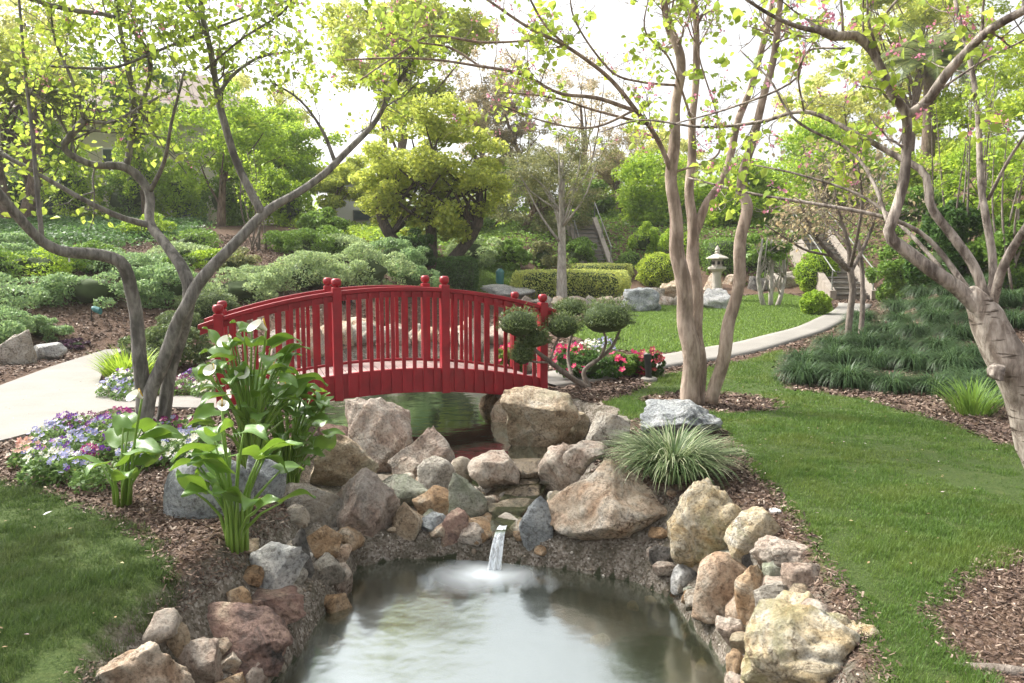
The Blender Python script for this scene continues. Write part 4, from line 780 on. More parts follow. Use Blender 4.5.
SH = [
 # left slope, grey green
 ((-70, 268, 70, 322), 'fol_grey', .06, 2600, 'grey green spreading shrub at the left frame edge above the mulch', 'mound'), ((40, 262, 150, 318), 'fol_grey', .06, 2600, 'grey green spreading shrub above the small path spotlight', 'mound'),
 ((125, 262, 215, 312), 'fol_grey', .06, 2400, 'grey green shrub behind the left trunks of the grey tree', 'mound'), ((195, 268, 290, 312), 'fol_sage', .06, 2400, 'pale sage shrub behind the left end of the bridge', 'loose'),
 ((265, 250, 350, 300), 'fol_sage', .06, 2600, 'pale sage shrub above the first pair of bridge posts', 'loose'), ((330, 244, 410, 296), 'fol_sage', .06, 2600, 'sage green shrub between the two middle pairs of bridge posts', 'loose'),
 ((385, 262, 440, 298), 'fol_grey', .06, 1600, 'small grey green shrub left of the clipped dark cube', 'loose'), ((280, 222, 360, 262), 'fol_mid', .07, 1800, 'mid green shrub on the slope below the grassy knoll', 'mound'),
 ((-60, 300, 34, 362), 'fol_grey', .05, 2400, 'shrub with pale leaves beside the path at the left frame edge', 'mound'), ((18, 312, 70, 346), 'fol_grey', .05, 1500, 'round small shrub behind the flat pale stone', 'mound'),
 ((-60, 238, 40, 290), 'fol_mid', .06, 1800, 'mid green shrub on the left slope under the long low branch', 'mound'), ((60, 238, 130, 278), 'fol_mid', .06, 1600, 'mid green shrub under the bend of the long low branch', 'mound'),
 ((360, 236, 430, 276), 'fol_grey', .07, 1600, 'grey green shrub left of the yellow green tree trunk', 'mound'),
 ((152, 258, 200, 282), 'fol_mid', .06, 900, 'small dull green shrub on the open slope', 'mound'), ((214, 248, 262, 276), 'fol_pine', .06, 900, 'small dark shrub in the middle of the open slope', 'mound'),
 ((-20, 246, 90, 285), 'fol_bright', .06, 2200, 'fresh green loose shrub above the spotlight slope, far left', 'loose'), ((80, 244, 170, 284), 'fol_grey', .06, 2000, 'loose grey green shrub in the upper row behind the left limb', 'loose'), ((160, 226, 230, 256), 'fol_mid', .06, 1300, 'small loose shrub on the brown slope left of the saplings', 'loose'),
 ((186, 246, 250, 272), 'fol_bright', .06, 1300, 'small yellow green shrub in the middle of the brown slope', 'loose'), ((262, 228, 316, 254), 'fol_mid', .06, 1300, 'loose shrub right of the straw coloured saplings', 'loose'), ((120, 214, 176, 240), 'fol_bright', .07, 1200, 'small bright shrub at the edge of the ivy', 'loose'),
 # dark junipers near the bridge
 ((176, 288, 238, 324), 'fol_juniper', .04, 2600, 'flat topped dark juniper mound left of the bridge rail end', 'ball'), ((158, 308, 204, 338), 'fol_juniper', .04, 1500, 'lower lobe of clipped dark juniper beside the grey trunks', 'ball'),
 ((128, 322, 218, 374), 'fol_juniper', .05, 2600, 'loose dark green juniper behind the grey tree trunks', 'loose'),
 ((330, 292, 352, 306), 'fol_purple', .05, 500, 'small dark purple shrub seen behind the left middle bridge post', 'mound'), ((58, 338, 92, 352), 'fol_purple', .04, 700, 'low purple leaved ground plant beside the left path', 'mound'),
 # top of the left bank
 ((40, 150, 108, 212), 'fol_bright', .10, 2000, 'yellow green bush on top of the bank below the house wall', 'loose'), ((98, 170, 150, 214), 'fol_mid', .10, 1500, 'dense green bush on the bank, second from the left of the row below the house', 'mound'),
 ((150, 158, 206, 220), 'fol_bright', .10, 2000, 'bright green broad leaved bush in the middle of the row below the house', 'loose'), ((200, 168, 250, 226), 'fol_mid', .10, 1800, 'dark based green bush at the right end of the row below the house', 'mound'),
 ((262, 168, 318, 222), 'fol_bright', .11, 1400, 'fresh green bush left of the white outbuilding', 'loose'), ((300, 208, 350, 240), 'fol_mid', .09, 1500, 'green shrub on the grassy knoll', 'mound'),
 ((-40, 150, 60, 214), 'fol_mid', .10, 2400, 'broad green bush at the left frame edge on top of the bank', 'loose'), ((110, 138, 175, 200), 'fol_bright', .11, 2200, 'tall fresh green bush in front of the house wall', 'loose'), ((228, 150, 290, 214), 'fol_bright', .10, 2000, 'bright bush at the corner of the house', 'loose'),
 ((-40, 232, 50, 262), 'fol_grey', .07, 2000, 'upper grey green shrub at the left frame edge above the long limb', 'mound'), ((150, 240, 215, 268), 'fol_sage', .06, 1200, 'pale low shrub on the left of the open slope', 'loose'), ((300, 232, 372, 262), 'fol_sage', .07, 1800, 'pale shrub below the knoll, above the bridge crown', 'loose'), ((232, 262, 288, 286), 'fol_sage', .06, 1200, 'pale variegated low shrub at the bottom of the open slope', 'loose'),
 # middle
 ((436, 255, 479, 292), 'fol_dark', .06, 3600, 'dark green clipped cube hedge behind the bridge', 'box'),
 ((508, 268, 632, 299), 'fol_hedge', .07, 5200, 'long light yellow green clipped hedge behind the bridge', 'box'),
 ((392, 228, 440, 268), 'fol_dark', .09, 1600, 'dark green bush at the foot of the yellow green tree', 'mound'), ((446, 232, 500, 268), 'fol_sage', .08, 1700, 'soft sage green bush right of the yellow green tree trunk', 'mound'),
 ((492, 236, 530, 272), 'fol_mid', .08, 1500, 'mid green bush behind the teal garden light', 'mound'), ((526, 240, 560, 272), 'fol_pine', .08, 1500, 'dull olive bush left of the pale pine trunk', 'mound'),
 ((566, 262, 634, 286), 'fol_hedge', .06, 2600, 'second lower clipped hedge at the foot of the far stairs', 'box'), ((618, 250, 641, 270), 'fol_mid', .06, 1300, 'small round clipped bush right of the far stairs', 'ball'),
 ((636, 251, 680, 290), 'fol_lime', .06, 3200, 'large round weeping lime green bush behind the myrtle trunks', 'ball'), ((560, 236, 596, 268), 'fol_mid', .08, 1300, 'green bush left of the far stairs', 'mound'), ((628, 222, 660, 256), 'fol_bright', .09, 1300, 'bright green bush above the weeping bush', 'loose'),
 ((656, 226, 700, 268), 'fol_bright', .09, 1500, 'bright bush seen between the myrtle trunks', 'loose'), ((700, 236, 752, 276), 'fol_mid', .08, 1700, 'green hedge bush behind the stone lantern', 'box'), ((738, 250, 790, 282), 'fol_mid', .08, 1400, 'low green bush right of the stone lantern', 'mound'),
 ((795, 248, 838, 296), 'fol_bright', .07, 3000, 'large rounded bright green bush left of the right stairs', 'ball'), ((800, 290, 830, 316), 'fol_bright', .06, 1800, 'small clipped green ball at the foot of the right stairs', 'ball'),
 ((868, 238, 930, 302), 'fol_mid', .09, 2600, 'camellia like glossy bush right of the right stairs', 'mound'), ((912, 200, 985, 300), 'fol_dark', .10, 3200, 'tall dark green bush behind the pale foreground tree', 'mound'), ((968, 214, 1050, 292), 'fol_mid', .10, 2800, 'green bush at the right frame edge above the lilyturf', 'mound'),
 ((560, 318, 0, 0), None, 0, 0, '', ''),
]
for q in SH:
    if q[1] is None: continue
    shrub(q[0], q[1], q[2], q[3], q[4], shape=q[5], name='hedge' if q[5] == 'box' else 'shrub', cat='hedge' if q[5] == 'box' else 'shrub', group=None if q[5] == 'box' else 'shrubs of the garden', depth=.45 if q[5] == 'box' and q[0][2]-q[0][0] > 60 else .9)
# azaleas at the bridge end
def azalea(px, kmat, fl, label, nf, n=2600):
    r = shrub(px, kmat, .035, n, label, name='azalea', cat='azalea', shape='mound', group=None, depth=.8); b = np.array(r.location); x0, y0, x1, y1 = px; W = (x1-x0)/F*b[1]/2; H = (y1-y0)/F*b[1]
    V1 = unit(rng.normal(size=(nf, 3))*np.array([1, 1, .8])+np.array([0, -.5, .5])); Q = V1*np.array([W*1.0, W*.85, H*.52])+np.array([0, 0, H*.47])
    for q in Q: put_bloom(r, fl, q, rng.uniform(1.5, 2.2))
azalea((553, 350, 625, 384), 'fol_dark', 'petal_pink', 'dark leaved azalea with a few crimson pink blooms under the cloud pruned juniper', 14)
azalea((608, 352, 646, 379), 'fol_mid', 'petal_pink', 'green azalea with pink blooms between the juniper and the black path light', 8)
azalea((636, 350, 664, 378), 'fol_dark', 'petal_red', 'reddish azalea behind the black path light', 24, 1200)
azalea((553, 345, 588, 362), 'fol_mid', 'petal_pink', 'azalea heavy with crimson bloom against the last bridge post', 26, 1200)
azalea((496, 345, 530, 376), 'fol_mid', 'petal_pink', 'crimson azalea seen between the last bridge balusters', 26, 1200)
pansy(590, 360, 'petal_white', 30, 'white and lilac bloom patch behind the azaleas, left part', hh=.3, group=None, nf=60); pansy(604, 359, 'petal_lilac', 28, 'white and lilac bloom patch behind the azaleas, right part', hh=.3, group=None, nf=60)
# ivy slope, knoll grass
def cover(name, x0, x1, y0, y1, n, kmat, lsz, label, cat, px):
    x = rng.uniform(x0, x1, n); y = rng.uniform(y0, y1, n); poly = poly_px(px); k = (sdist(x, y, poly)+rng.normal(size=n)*.35) < 0; x, y = x[k], y[k]; n = len(x)
    z = h0(x, y)+rng.uniform(0, .22, n)*(.4+vnoise(x, y, 1.7)*1.3); V, Fa = leaves(np.stack([x, y, z], 1), lsz, up=.9, asp=.8); return tag(raw_mesh(name, V, Fa, kmat), label, cat, kind='stuff')
cover('ivy', -26, -4, 12, 32, 170000, 'fol_ivy', .10, 'dark green ivy covering the left hillside', 'ivy', [(-120, 190), (60, 190), (140, 214), (215, 222), (190, 236), (120, 246), (60, 262), (-120, 270)])
cover('ground_cover', -10, 2, 12, 32, 60000, 'fol_bright', .09, 'bright grassy ground cover on the knoll beside the outbuilding', 'ground cover', [(285, 206), (365, 208), (400, 232), (380, 250), (330, 238), (300, 228)])
cover('ground_cover', -30, 34, 20, 44, 170000, 'fol_mid', .13, 'mixed green ground cover on the far rising bank', 'ground cover', [(380, 262), (440, 262), (520, 268), (640, 268), (700, 276), (780, 280), (900, 276), (1100, 276), (1100, 215), (380, 222)])

# ------------------------------------------------------------------ trees
def twigs(pts, rad, n, ln, lo=.25, up=.35, r0=.35, sub=2, out=None, tips=None, jit=.8, downer=0.):
    """short side branches along a limb; returns tubes and tip positions"""
    out = [] if out is None else out; tips = [] if tips is None else tips; m = len(pts)
    for _ in range(n):
        k = int((lo+(1-lo)*rng.random())*(m-1)); p = pts[k]; T = unit(pts[min(k+1, m-1)]-pts[max(k-1, 0)]); d = unit(T*.5+rng.normal(size=3)*jit+np.array([0, 0, up])); L = ln*rng.uniform(.45, 1.25); q = [p]; dd = d
        for s in range(5): dd = unit(dd+rng.normal(size=3)*.24+np.array([0, 0, .07*up-downer])); q.append(q[-1]+dd*L/5)
        q = np.array(q); r = max(.0022, min(rad[k]*r0, .02)); rr = np.linspace(r, r*.35, 6); out.append(tube(q, rr, 4)); tips += [q[2], q[3], q[4], q[5]]
        if sub > 0: twigs(q, rr*1.3, 2 if sub == 1 else 3, ln*.55, .3, up, .6, sub-1, out, tips, jit, downer)
    return out, tips
def pixel_tree(limbs, depth_fn, barks, nsmooth=10, step=.06, rs=.77):
    res = []
    for pts, rpx in limbs:
        W = []; Rr = []
        for (q, r) in zip(pts, rpx):
            d = depth_fn(q) if len(q) == 2 else q[2]; p = P(q[0], q[1], d); W.append(p); Rr.append(r/F*d*rs)
        a, b = spline(np.array(W), np.array(Rr), step)
        b = b*(1+.035*np.sin(np.arange(len(b))*.37+len(b))); a = a+np.stack([np.sin(np.arange(len(a))*.5+i_*2.1+len(a)) for i_ in range(3)], 1)*b[:, None]*.18; res.append((a, b))
    return res
def build_tree(root, res, bark, twn, twl, kleaf, nleaf, lsz, zmin=-9, up=.35, lo=.3, trunk_first=1, leafspread=.07, droop=.4, buds=0, sub=2, asp=.7, jit=.8, downer=0., subjit=None, minr=0):
    loc = np.array(root.location)
    lo_ = [raw_mesh('trunk' if i < trunk_first else 'limb', *tube(a-loc, b, 14 if b.max() > .03 else 7, .06), bark, root, smooth=True) for i, (a, b) in enumerate(res)]
    tips = []
    for i, (a, b) in enumerate(res):
        n = int(twn*len(a)/30) if i >= trunk_first or True else 0
        kz = a[:, 2] > zmin
        if kz.sum() < 4: continue
        n = int(n*kz.mean()); a, b = a[kz], b[kz]; out = []; twigs(a, b, max(1, n), twl, lo if i >= trunk_first else .55, up, .35, sub, out, tips, jit, downer)
        Vt, Ft = merge([(v-loc, f) for v, f in out]); raw_mesh('twig', Vt, Ft, bark, lo_[i])
    tips = np.array(tips)
    if nleaf:
        k_ = max(60, nleaf//5); cl_ = tips[rng.integers(0, len(tips), k_)]; c = cl_[rng.integers(0, k_, nleaf)]; Q = c+rng.normal(size=(nleaf, 3))*leafspread; V, Fa = ovals(Q-loc, lsz, up=.4, asp=asp*1.05, droop=droop); raw_mesh('crown', V, Fa, kleaf, root)
    if buds:
        c = tips[rng.integers(0, len(tips), buds)]; c = np.repeat(c, 6, 0)+rng.normal(size=(buds*6, 3))*.016; V, Fa = leaves(c-loc, .022, up=0, asp=.9); raw_mesh('blossom', V, Fa, 'bud_pink', root)
    return tips
# T1 grey many-stemmed tree on the left
def d1(q): return 6.2
T1 = [([(143, 440, 6.2), (142, 400, 6.2), (139, 340, 6.15), (131, 292, 6.1), (122, 264, 6.0), (95, 254, 5.9), (60, 250, 5.75), (40, 240, 5.65), (0, 195, 5.4), (-40, 150, 5.2)], [10, 9, 8.5, 8.5, 8, 7.5, 7, 6.5, 6, 5]),
 ([(146, 425, 6.15), (153, 385, 6.15), (172, 340, 6.15), (187, 305, 6.1), (197, 283, 6.15), (232, 248, 6.25), (262, 214, 6.4), (300, 192, 6.6), (335, 163, 6.8), (370, 128, 7.0), (392, 92, 7.1), (420, 50, 7.2)], [9.5, 9, 8.5, 8, 8, 6.5, 6, 4.8, 4.2, 3.5, 2.6, 1.8]),
 ([(160, 432, 6.3), (168, 385, 6.3), (181, 335, 6.28), (190, 292, 6.2), (184, 270, 6.2), (166, 245, 6.3), (151, 225, 6.4), (149, 192, 6.5), (127, 168, 6.5), (92, 165, 6.4), (64, 148, 6.3), (72, 133, 6.3), (84, 120, 6.3)], [9, 8, 7.5, 8, 7.5, 6.5, 6, 5.5, 5.5, 4.5, 4, 4.5, 4.5]),
 ([(262, 214, 6.4), (249, 188, 6.45), (232, 150, 6.5), (218, 95, 6.6), (210, 50, 6.6), (201, 5, 6.6), (195, -60, 6.6)], [5.5, 5.2, 4.8, 4.2, 3.8, 3.2, 2.5]), ([(218, 95, 6.6), (236, 72, 6.8), (262, 56, 7.0), (292, 52, 7.2)], [3, 2.2, 1.8, 1.2]),
 ([(152, 226, 6.4), (122, 218, 6.3), (85, 200, 6.1), (45, 178, 6.0), (-10, 148, 5.9)], [4.5, 3.8, 3.2, 2.8, 2.2]), ([(127, 168, 6.5), (132, 130, 6.6), (131, 80, 6.7), (120, 30, 6.7), (113, -30, 6.7)], [4.5, 4, 3.5, 3, 2.4]),
 ([(42, 243, 5.7), (38, 200, 5.7), (34, 150, 5.75), (26, 80, 5.8), (18, -10, 5.8)], [3.2, 2.8, 2.5, 2, 1.5]), ([(84, 120, 6.3), (110, 122, 6.4), (150, 102, 6.5), (172, 90, 6.6)], [2.5, 2, 1.6, 1.2]), ([(84, 120, 6.3), (72, 80, 6.3), (55, 40, 6.3), (50, 0, 6.2)], [2.5, 2, 1.6, 1.2]),
 ([(132, 130, 6.6), (150, 62, 6.5), (120, 20, 6.3), (60, 8, 6.1), (0, -10, 5.9)], [3.2, 2.8, 3, 3, 2.5]), ([(50, 66, 6.0), (110, 68, 6.1), (150, 54, 6.2), (215, 28, 6.4), (290, 0, 6.6)], [1.6, 1.8, 1.8, 1.6, 1.2]), ([(335, 163, 6.8), (322, 130, 6.8), (300, 100, 6.7), (272, 82, 6.6)], [2.8, 2, 1.6, 1.2]),
 ([(205, 70, 6.6), (240, 40, 6.3), (285, 10, 6.0), (300, -20, 5.9)], [1.6, 1.5, 1.3, 1]), ([(149, 192, 6.5), (165, 160, 6.3), (172, 120, 6.1), (185, 70, 6.0)], [3, 2.4, 2, 1.5])]
b1 = hit(150, 438, h=h); r1 = empty('redbud_tree', (b1[0], 6.2, b1[2]), 'grey multi stemmed tree with sweeping bare limbs and small spring leaves, left of the bridge', 'tree')
build_tree(r1, pixel_tree(T1, d1, None), 'bark_grey', 14, .62, 'fol_spring', 5600, .047, zmin=2.0, up=.35, lo=.35, trunk_first=3, buds=90, leafspread=.06)
# T2 crape myrtle
T2 = [([(692, 408, 7.9), (690, 350, 7.9), (683, 290, 7.9), (676, 230, 7.9), (672, 172, 7.9), (676, 110, 7.9), (680, 60, 7.9), (668, 20, 7.95), (652, -40, 8)], [15, 12.5, 11.5, 9.5, 8.2, 7, 6.2, 5.5, 4.5]),
 ([(699, 405, 8.0), (697, 340, 8.0), (695, 280, 8.05), (692, 230, 8.1), (690, 190, 8.15), (694, 100, 8.2), (697, 40, 8.2), (688, -40, 8.3)], [11, 10, 9, 8, 6.5, 5, 4.5, 3.5]),
 ([(712, 404, 7.8), (724, 350, 7.75), (738, 282, 7.7), (742, 232, 7.7), (746, 205, 7.7), (741, 190, 7.7), (752, 140, 7.6), (766, 90, 7.5), (776, 40, 7.4), (785, -40, 7.3)], [10, 9, 8.5, 8, 8.5, 6.5, 6, 5.2, 4.6, 3.6]),
 ([(693, 238, 8.1), (703, 210, 8.1), (722, 182, 8.1), (736, 130, 8.15), (750, 88, 8.2), (762, 50, 8.2), (772, 0, 8.2)], [6.5, 6, 5.5, 5, 4.5, 4, 3.2]),
 ([(672, 176, 7.9), (660, 145, 7.8), (648, 124, 7.7), (636, 110, 7.6)], [3.6, 3.4, 3.4, 3.2]),
 ([(636, 110, 7.6), (606, 75, 7.4), (572, 50, 7.2), (530, 28, 7.0), (480, -5, 6.8)], [3.2, 2.9, 2.6, 2.2, 1.8]), ([(640, 112, 7.6), (600, 99, 7.5), (560, 93, 7.3), (520, 74, 7.1), (480, 66, 6.9), (410, 58, 6.6), (345, 60, 6.4)], [3, 2.8, 2.4, 2.2, 2, 1.6, 1.1]),
 ([(648, 124, 7.7), (600, 112, 7.6), (555, 98, 7.6), (500, 92, 7.6)], [2.2, 1.8, 1.5, 1]), ([(572, 50, 7.2), (545, 25, 7.2), (525, -10, 7.2)], [2, 1.7, 1.4]), ([(480, 66, 6.9), (450, 48, 6.9), (400, 38, 6.8), (362, 8, 6.7)], [1.6, 1.5, 1.3, 1]), ([(530, 41, 7.1), (480, 42, 7), (430, 36, 6.8), (405, 50, 6.6), (360, 80, 6.5)], [1.6, 1.8, 1.7, 1.4, 1]),
 ([(676, 85, 7.9), (640, 82, 7.6), (610, 70, 7.3), (575, 20, 7.1), (568, -20, 7)], [2, 1.6, 1.6, 1.3, 1]), ([(635, 110, 7.6), (590, 128, 7.4), (540, 120, 7.2), (500, 105, 7.1)], [2, 1.5, 1.2, .9]), ([(693, 125, 8.0), (670, 60, 7.6), (645, 30, 7.3), (650, -10, 7.2)], [2, 1.5, 1.2, .9]),
 ([(676, 172, 7.9), (720, 150, 7.5), (700, 60, 7.4), (688, 10, 7.3)], [1.8, 1.4, 1.1, .8])]
b2 = hit(698, 406, h=h); r2 = empty('crape_myrtle', (b2[0], 7.9, b2[2]), 'smooth brown tree with several tall stems standing in a mulch ring on the lawn', 'tree')
build_tree(r2, pixel_tree(T2, d1, None, rs=.70), 'bark_myrtle', 9, .55, 'fol_spring', 1500, .066, zmin=2.4, up=.25, lo=.3, trunk_first=3, buds=220, leafspread=.05)
# T3 pale foreground tree at the right frame edge
T3 = [([(1090, 545, 3.95), (1040, 440, 3.98), (1006, 360, 4.0), (988, 312, 4.0), (968, 290, 4.0)], [33, 29, 26, 22, 12]),
 ([(990, 322, 4.0), (962, 290, 4.0), (925, 265, 4.02), (900, 247, 4.05), (888, 236, 4.05), (896, 213, 4.05), (905, 180, 4.05), (906, 130, 4.05), (905, 112, 4.05), (893, 98, 4.05), (884, 74, 4.05), (872, 50, 4.05), (855, 34, 4.05), (836, 36, 4.05), (815, 28, 4.0)], [13, 11, 9.5, 8.5, 7.5, 7, 7, 6.8, 6.5, 6, 5.5, 5.2, 6, 6.5, 5]),
 ([(906, 116, 4.05), (925, 103, 4.0), (945, 77, 3.9), (968, 52, 3.8), (990, 30, 3.7), (1030, 6, 3.55), (1070, -20, 3.4)], [6.5, 7, 7, 6.5, 6.5, 6, 5.5]),
 ([(988, 320, 4.0), (976, 270, 4.05), (955, 237, 4.1), (930, 205, 4.15), (924, 174, 4.2), (899, 158, 4.3), (850, 130, 4.5), (804, 112, 4.7), (760, 122, 4.9), (700, 127, 5.1), (640, 120, 5.3), (600, 132, 5.5)], [7, 7, 7, 6, 5, 4.2, 3.5, 3, 2.4, 1.9, 1.3, .9]),
 ([(990, 315, 4.0), (993, 270, 4.1), (985, 215, 4.15), (982, 190, 4.2), (978, 120, 4.3), (970, 60, 4.35), (955, 0, 4.4)], [6.5, 5.5, 5, 4.5, 4, 3.2, 2.5]),
 ([(993, 310, 4.0), (1004, 265, 3.9), (1022, 232, 3.8), (1050, 195, 3.6)], [7, 6.5, 5.5, 4.5]), ([(988, 200, 4.18), (1008, 160, 4.1), (1028, 130, 4.0)], [2.5, 2.2, 1.8]),
 ([(966, 288, 4.0), (930, 240, 4.1), (895, 220, 4.15), (820, 205, 4.3), (750, 193, 4.5), (688, 178, 4.7)], [4.5, 3.6, 3, 2.5, 2, 1.2]), ([(952, 280, 4.05), (900, 225, 4.4), (860, 195, 4.6), (800, 175, 4.8), (755, 165, 5.0)], [3, 2.6, 2, 1.6, 1]),
 ([(888, 224, 4.1), (872, 180, 4.3), (850, 150, 4.5), (795, 120, 4.6), (770, 80, 4.7), (740, 50, 4.8)], [3, 2.6, 2.2, 1.8, 1.4, 1]), ([(836, 34, 4.05), (800, 27, 4.0), (770, 14, 3.95), (735, -8, 3.9)], [5, 3.4, 2.6, 2]),
 ([(880, 55, 4.05), (868, 20, 4.0), (868, -20, 4.0)], [2, 1.8, 1.5]), ([(843, 34, 4.05), (842, 8, 4.0), (838, -20, 4.0)], [2, 1.8, 1.5]), ([(804, 112, 4.7), (798, 70, 4.5), (812, 45, 4.4)], [1.6, 1.3, 1]), ([(674, 124, 5.2), (730, 108, 4.8), (795, 80, 4.6), (806, 52, 4.5), (845, 48, 4.3)], [1, 1.5, 1.6, 1.6, 1.4]),
 ([(930, 96, 4.0), (985, 60, 3.9), (1035, 35, 3.8)], [1.8, 1.6, 1.4]), ([(860, 42, 4.05), (880, 20, 4.1), (905, -10, 4.1)], [2.2, 2, 1.6])]
r3 = empty('cherry_tree', (P(1088, 545, 3.95)[0], 3.95, hz(3.0, 3.95)), 'pale barked leaning tree close by at the right frame edge with dark forking limbs', 'tree')
res3 = pixel_tree(T3, d1, None, rs=.70)
a0, b0 = res3[0]; a0 = np.vstack([a0[0]+(a0[0]-a0[3])*.9, a0]); b0 = np.concatenate([[b0[0]*1.25], b0]); res3[0] = (a0, b0)
build_tree(r3, res3, 'bark_limb', 8, .36, 'fol_spring', 900, .046, zmin=1.7, up=.3, lo=.3, trunk_first=1, buds=150, leafspread=.04)
for o in list(r3.children):
    if o.name.startswith('trunk'): o.data.materials[0] = M['bark_pale']
# wart on the trunk
V_, F_ = rock_shape(77, 'round', 4, .5); wp = P(997, 372, 3.90); raw_mesh('burl', V_*np.array([.040, .045, .04])+wp-np.array(r3.location), F_, 'bark_limb', r3, smooth=True)

def bg_tree(px, base, d, kleaf, bark, label, nleaf=9000, lsz=.13, clumps=46, name='tree', trunks=1, crad=.24, lean=0., group='trees in the background', depthf=.8, trk=None, flat=0., show=True, asp=.55, zg=None):
    x0, y0, x1, y1 = px; bz = P(base[0], base[1], d) if base[1] else np.array([*P(base[0], 270, d)[:2], float(h0(P(base[0], 270, d)[0], d))]); bz = np.array([bz[0], d, min(bz[2], float(h0(bz[0], d))) if zg is None else zg]); c = (P((x0+x1)/2, (y0+y1)/2, d)); rx = (x1-x0)/F*d/2; rz_ = (y1-y0)/F*d/2; ry = rx*depthf
    root = empty(name, bz, label, 'tree', group); tr = trk or max(.07, rx*.06)
    cl = unit(rng.normal(size=(clumps, 3)))*(rng.random((clumps, 1))**.42)*np.array([rx, ry, rz_])*.84; crs = rng.uniform(.6, 1.4, clumps)*crad
    lsz *= 1.2; nleaf *= 1.6; crs = crs*.88; n_each = (crs**2/np.sum(crs**2)*nleaf).astype(int); Q = []
    for i in range(clumps):
        q = unit(rng.normal(size=(n_each[i], 3)))*(rng.random((n_each[i], 1))**.45)*crs[i]*np.array([rx, rx, rx*.62])*(1.15); Q.append(cl[i]+q)
    Q = np.vstack(Q)+c-bz; V, Fa = leaves(Q, lsz, up=.5, asp=asp, droop=.2)
    raw_mesh('crown', V, Fa, kleaf, root)
    out = []
    C_ = c-bz
    for t in range(trunks):
        f = (t-(trunks-1)/2); top = C_+np.array([f*rx*.5, f*.3, rz_*.15]); b0 = np.array([f*tr*1.3, 0, -.25]); mid = b0*.6+top*.45+np.array([f*rx*.22+lean, 0, 0]); a, r = spline([b0, mid, top], [tr*(1.1 if trunks == 1 else .8), tr*.7, tr*.3], .4); raw_mesh('trunk', *tube(a, r, 9, .08), bark, root, smooth=True)
        for i in rng.choice(clumps, min(clumps, 14), replace=False):
            k = int(rng.uniform(.35, .95)*(len(a)-1)); s = a[k]; e = cl[i]+C_; m = (s+e)/2+rng.normal(size=3)*rx*.08; aa, rr = spline([s, m, e], [r[k]*.4, r[k]*.25, .010], .35); out.append(tube(aa, rr, 5))
    Vt, Ft = merge(out); raw_mesh('branch', Vt, Ft, bark, root, smooth=True); return root
